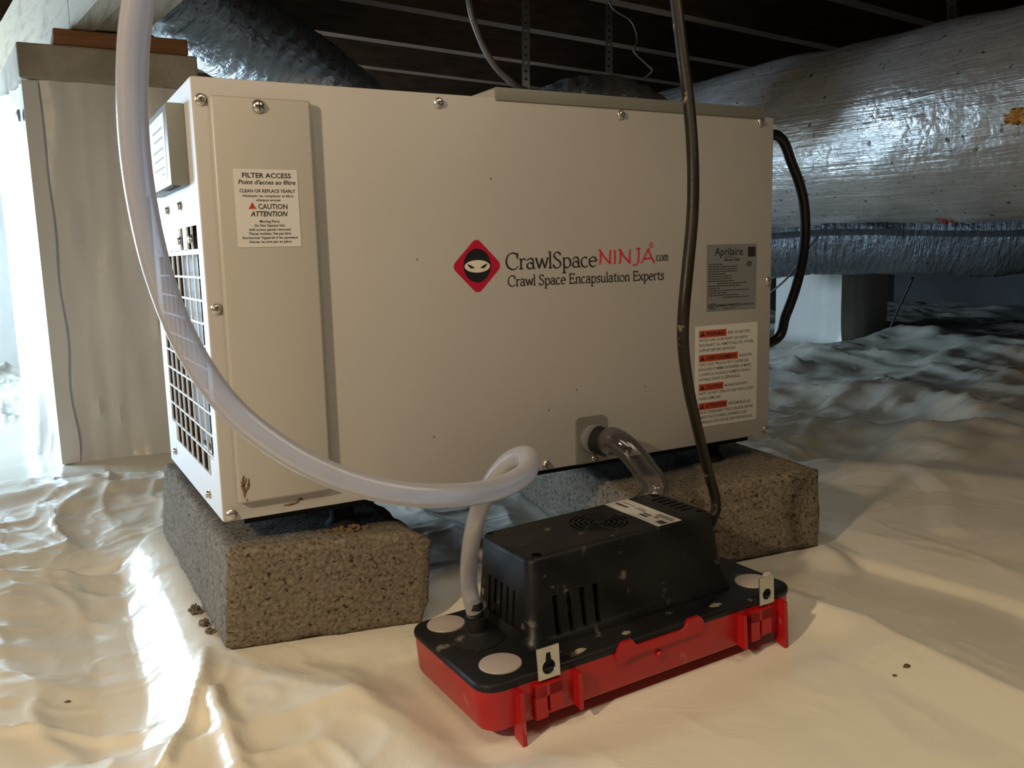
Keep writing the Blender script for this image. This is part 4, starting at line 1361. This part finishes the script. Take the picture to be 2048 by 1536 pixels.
# latch rail
mb = MB()
rail = [(0.1165, 0.0300), (0.1200, 0.0250), (0.1240, 0.0235), (0.1310, 0.0265), (0.2040, 0.0275), (0.2075, 0.0330), (0.2070, 0.0375), (0.2035, 0.0415), (0.1925, 0.0415), (0.1870, 0.0350), (0.1840, 0.0345),
        (0.1420, 0.0345), (0.1380, 0.0350), (0.1335, 0.0405), (0.1245, 0.0405), (0.1195, 0.0360)]
mb.prism([(a, -0.0022, b) for a, b in rail], [(a, 0.0012, b) for a, b in rail])
mb.build('latch_rail', 'pump_red', parent=tank)
mb = MB().lathe((0.162, 0.0012, 0.019), (0, -1, 0), [(0.0032, 0), (0.0032, 0.0018), (0.0026, 0.0026), (0, 0.0026)], 14)
mb.build('dimple', 'pump_red', parent=tank, smooth=True)

# housing with slots cut through its walls
def housing():
    x0, y0, x1, y1, T = 0.0611, 0.0326, 0.2702, 0.1295, 0.1096
    i1, i2, i3, i4 = 0.0068, 0.0071, 0.0097, 0.0037
    def ring(t, ins, r):
        return rrect(x0 + i1 * t + ins, y0 + i2 * t + ins, x1 - i3 * t - ins, y1 - i4 * t - ins, r, PH + (T - PH) * t)
    def top(ins, z, r):
        return rrect(x0 + i1 + ins, y0 + i2 + ins, x1 - i3 - ins, y1 - i4 - ins, r, z)
    loops = [ring(0, -0.004, 0.014), [(a, b, c + 0.004) for a, b, c in ring(0, -0.0035, 0.014)], [(a, b, c + 0.0055) for a, b, c in ring(0.03, 0, 0.011)], ring(0.5, 0, 0.011), ring(0.93, 0, 0.0105),
             top(0.0006, T - 0.0022, 0.010), top(0.0020, T - 0.0006, 0.009), top(0.0045, T, 0.008)]
    mb = MB().loft(loops)
    inner = [ring(0.08, 0.0025, 0.009), ring(0.9, 0.0025, 0.0085)]
    o = mb.build('housing', 'pump_black', parent=cp, smooth=True)
    cut = MB()
    for k in range(5):
        y = 0.0625 + k * 0.0104
        cut.box((0.055, y - 0.0019, 0.0475), (0.0690, y + 0.0019, 0.0785 + (k - 2) * 0.0002))
    for k in range(4):
        x = 0.0868 + k * 0.0130
        cut.box((x - 0.0025, 0.025, 0.0450), (x + 0.0025, 0.0405, 0.0770))
    # rings of the fan grille in the top
    fc_ = (0.1650, 0.0835)
    for r0, r1 in ((0.0058, 0.0080), (0.0105, 0.0127), (0.0152, 0.0174), (0.0199, 0.0221), (0.0246, 0.0262)):
        for s_ in range(6):
            a0 = s_ * 60 + r0 * 1500
            l0, l1 = [], []
            for k in range(7):
                a = math.radians(a0 + 49 * k / 6)
                l0.append((fc_[0] + r0 * math.cos(a), fc_[1] + r0 * math.sin(a)))
                l1.append((fc_[0] + r1 * math.cos(a), fc_[1] + r1 * math.sin(a)))
            lp = l0 + l1[::-1]
            cut.prism([(a, b, T - 0.006) for a, b in lp], [(a, b, T + 0.002) for a, b in lp])
    # bayonet holes in the top's near-left corners, gill slots on the right end of the top
    for cx_, cy_ in ((0.0745, 0.119), (0.0790, 0.0475), (0.2520, 0.1140), (0.2530, 0.0500)):
        cut.lathe((cx_, cy_, T - 0.006), (0, 0, 1), [(0.0042, 0), (0.0042, 0.010)], 14)
    for k in range(6):
        cut.box((0.2400, 0.0600 + k * 0.0082, T - 0.005), (0.2560, 0.0636 + k * 0.0082, T + 0.002))
    c = cut.build('cutter', 'dark_inside', parent=cp)
    md = o.modifiers.new('b', 'BOOLEAN')
    md.operation = 'DIFFERENCE'
    md.solver = 'EXACT'
    md.object = c
    dg = bpy.context.evaluated_depsgraph_get()
    dg.update()
    nm = bpy.data.meshes.new_from_object(o.evaluated_get(dg))
    o.modifiers.clear()
    old = o.data
    o.data = nm
    nm.name = 'housing'
    bpy.data.objects.remove(c)
    bpy.data.meshes.remove(old)
    return o
hs = housing()
# plate label on the housing top
T = 0.1096
lab = MB()
lq = [(0.1965, 0.0405), (0.2225, 0.0405), (0.2250, 0.1215), (0.1985, 0.1215)]
lab.prism([(a, b, T - 0.0001) for a, b in lq], [(a, b, T + 0.0004) for a, b in lq])
lo_ = lab.build('pump_label', 'label_white', parent=hs)
mb = MB()
tf = lambda a, y_, b: (0.2100 + b, 0.081 - a, T + 0.0006)
sans(mb, 'CE', 0.026, 0.002, 0.0060, None, 'L', bold=0.02, tf=tf) if False else None
for (a0, a1, b0_, b1_) in ((0.030, 0.040, -0.0085, -0.0012), (0.004, 0.014, -0.0060, -0.0030), (0.004, 0.012, -0.0015, 0.0010), (0.016, 0.036, 0.0035, 0.0047), (0.016, 0.036, 0.0058, 0.0068), (0.016, 0.036, 0.0078, 0.0088),
                          (-0.036, -0.020, -0.0030, 0.0005), (-0.012, 0.0, 0.002, 0.0034), (-0.012, 0.0, 0.0052, 0.0064), (-0.034, -0.016, 0.0052, 0.0062)):
    k = a0
    while k < a1:
        l = rr_.uniform(0.001, 0.003)
        mb.add([tf(k, 0, b0_), tf(k + l, 0, b0_), tf(k + l, 0, b1_), tf(k, 0, b1_)], [(0, 1, 2, 3)])
        k += l + 0.0007
mb.build('print', 'ink', parent=lo_)
MB().add([tf(0.018, 0, -0.0010), tf(0.026, 0, -0.0010), tf(0.022, 0, 0.0022)], [(0, 1, 2)]).build('label_mark', 'warn_red', parent=lo_)
# plugs in the lid
for cx_, cy_, r in ((0.0272, 0.1185, 0.0165), (0.0300, 0.0275, 0.0168), (0.2945, 0.0300, 0.0160)):
    MB().lathe((cx_, cy_, PH - 0.0003), (0, 0, 1), [(r, 0), (r, 0.0006), (r * 0.97, 0.0014), (r * 0.7, 0.0022), (0, 0.0026)], 36).build('inlet_plug', 'cap_plug', parent=cp, smooth=True)
# barbed outlet
ox, oy = 0.0365, 0.0790
mb = MB().lathe((ox, oy, PH - 0.0005), (0, 0, 1), [(0.0235, 0), (0.0235, 0.0012), (0.0200, 0.0030), (0.0110, 0.0060), (0.0092, 0.0080), (0.0092, 0.0185), (0.0062, 0.0190), (0.0072, 0.0215), (0.0060, 0.0255), (0.0068, 0.0262), (0.0056, 0.0310), (0.003, 0.0310)], 26)
mb.build('outlet_barb', 'pump_black', parent=cp, smooth=True)
# keyhole hanging tabs
def tab(x0, x1, z0, z1, y, half=False):
    mb = MB()
    cx_ = (x0 + x1) / 2
    cz_ = z0 + (z1 - z0) * 0.36
    r = (x1 - x0) * 0.30
    K = 40
    out, inn = [], []
    angs = sorted([2 * math.pi * k / K for k in range(K)] + [math.atan2(zz_ - cz_, xx_ - cx_) % (2 * math.pi) for xx_ in (x0, x1) for zz_ in (z0, z1)])
    K = len(angs)
    for a in angs:
        ca, sa = math.cos(a), math.sin(a)
        # outer rectangle point along this ray
        tx = ((x1 - cx_) if ca > 0 else (x0 - cx_)) / ca if abs(ca) > 1e-6 else 1e9
        tz = ((z1 - cz_) if sa > 0 else (z0 - cz_)) / sa if abs(sa) > 1e-6 else 1e9
        t = min(tx, tz)
        out.append((cx_ + ca * t, cz_ + sa * t))
        ri = r
        if not half and sa > 0:      # keyhole: round hole with a narrow slot upwards
            hwk = r * 0.42
            ri = max(r, min(hwk / max(abs(ca), 1e-6), (z1 - z0) * 0.46 / sa))
        inn.append((cx_ + ca * ri, cz_ + sa * ri))
    f = [(k, (k + 1) % K, K + (k + 1) % K, K + k) for k in range(K)]
    for yy in (y, y + 0.0012):
        mb.add([(a, yy, b) for a, b in out + inn], f)
    for L in (out, inn):
        mb.add([(a, y, b) for a, b in L] + [(a, y + 0.0012, b) for a, b in L], f)
    return mb.build('hanging_tab', 'zinc', parent=cp)
tab(0.0462, 0.0655, 0.0318, 0.0570, -0.0016)
tab(0.2722, 0.2890, 0.0318, 0.0570, -0.0016, half=True)
lump((0.2855, 0.0022, 0.0545), 0.0055, 0.0035, 0.0045, 44, 8).build('putty_blob', 'cap_plug', parent=cp, smooth=True)
for px, py, s_ in ((0.0905, 0.0085, 0.003), (0.1380, 0.0120, 0.0025), (0.232, 0.010, 0.0035)):
    lump((px, py, PH + 0.0006), s_ * 1.8, s_, 0.0012, int(px * 1000), 6).build('grit', 'concrete_cap', parent=cp, smooth=True)
MP = Matrix.Translation((0.13062, -0.2309, -0.12653)) @ Matrix(((0.999362, -0.005813, -0.035241), (0.006095, 0.99995, 0.007897), (0.035193, -0.008106, 0.999348))).to_4x4()
def pw(x, y, z):
    return tuple(MP @ Vector((x, y, z)))

# ------------------------------------------------------------------ tubes and cords
mb = MB()
pts = [(-0.0734, -0.3426, 0.3598), (-0.0771, -0.3296, 0.3424), (-0.081, -0.3198, 0.3188), (-0.0825, -0.3093, 0.2873), (-0.0804, -0.2999, 0.2536), (-0.0744, -0.2931, 0.2174), (-0.0635, -0.2914, 0.1814), (-0.0457, -0.2953, 0.1484), (-0.0203, -0.3045, 0.1226), (0.0086, -0.3143, 0.1045), (0.0406, -0.3202, 0.093),
       (0.0755, -0.3176, 0.0863), (0.1084, -0.3052, 0.083), (0.1376, -0.2865, 0.0842), (0.1565, -0.2561, 0.0868), (0.1582, -0.2243, 0.0757), (0.153, -0.1993, 0.0487), (0.1507, -0.179, 0.0107), pw(ox - 0.003, oy + 0.002, 0.088), pw(ox, oy, 0.0585)]
tube(mb, pts, 0.0070, 18, 9)
tag(mb.build('discharge_tube', 'vinyl_milky', smooth='all'), 'milky vinyl discharge tube looping from overhead down to the pump outlet', 'tube')
mb = MB()
pts = [(0.3905, -0.0215, 0.0242), (0.386, -0.036, 0.0313), (0.3932, -0.052, 0.0227), (0.4027, -0.066, 0.0037), (0.4079, -0.078, -0.019), pw(0.236, 0.1500, 0.070), pw(0.234, 0.1500, 0.030)]
tube(mb, pts, 0.0130, 22, 8, hollow=0.0108)
tag(mb.build('drain_tube', 'vinyl_clear', smooth='all'), 'short clear drain tube bending from the dehumidifier outlet to behind the pump', 'tube')

def cord(name, pts, r, m, label, n=12, sub=10):
    mb = MB()
    tube(mb, pts, r, n, sub)
    return tag(mb.build(name, m, smooth='all'), label, 'cord')
cord('power_cord', [(0.3586, -0.16, 0.4645), (0.3567, -0.17, 0.4265), (0.3548, -0.18, 0.385), (0.3544, -0.19, 0.3361), (0.3498, -0.2, 0.2912), (0.3452, -0.205, 0.2512), (0.336, -0.21, 0.2073), (0.332, -0.21, 0.1712), (0.3406, -0.2, 0.1412), (0.3595, -0.185, 0.104), (0.3886, -0.165, 0.0575),
                    (0.4136, -0.15, 0.0159), (0.4232, -0.15, -0.0147), pw(0.288, 0.074, 0.088), pw(0.286, 0.092, 0.060), pw(0.284, 0.098, PH + 0.003)], 0.0049, 'cord_dirty',
     'paint-spotted black cord hanging in front of the dehumidifier down to the pump')
cord('supply_cable', [(0.6435, 0.075, 0.345), (0.7223, 0.075, 0.3652), (0.7535, 0.075, 0.3288), (0.7803, 0.08, 0.2849), (0.7903, 0.085, 0.2327), (0.7843, 0.09, 0.1795), (0.7684, 0.095, 0.1329), (0.7493, 0.1, 0.0978), (0.6425, 0.11, 0.092)], 0.0065, 'cord_black',
     'thick black cable arching off the right side of the dehumidifier')
cord('hanging_cable', [(0.4617, 0.419, 0.6394), (0.4614, 0.4085, 0.5759), (0.4725, 0.4077, 0.5394), (0.4896, 0.4038, 0.5036), (0.514, 0.3972, 0.4763), (0.5513, 0.3967, 0.459), (0.5937, 0.395, 0.4512), (0.6248, 0.3879, 0.4432)], 0.0048, 'cord_grey',
     'grey cable drooping from the joists onto the top of the dehumidifier')
cord('loose_wire', [(1.0367, 0.8828, 0.8269), (1.0391, 0.8688, 0.7517), (1.0737, 0.8436, 0.7164), (1.0823, 0.8323, 0.6776), (1.0733, 0.833, 0.6521), (1.096, 0.8152, 0.6214), (1.1032, 0.809, 0.6083), (1.0826, 0.8173, 0.5896)], 0.0022, 'cord_grey',
     'thin curly wire dangling from the joists beside the black cord', 8)
cord('tie_wire', [(1.5739, 0.7245, 0.2859), (1.6093, 0.7715, 0.2698), (1.7704, 0.9735, 0.2154), (1.7766, 1.0497, 0.1391), (1.7669, 1.1158, 0.0881)], 0.0028, 'cord_black', 'thin wire slanting down under the trunk duct in front of the distant pier', 8)
cord('thin_stake', [(2.533, 1.2031, 0.1117), (2.5292, 1.2469, 0.0165), (2.525, 1.2896, -0.087)], 0.0045, 'cord_black', 'thin dark stake standing in the plastic right of the distant pier', 8)
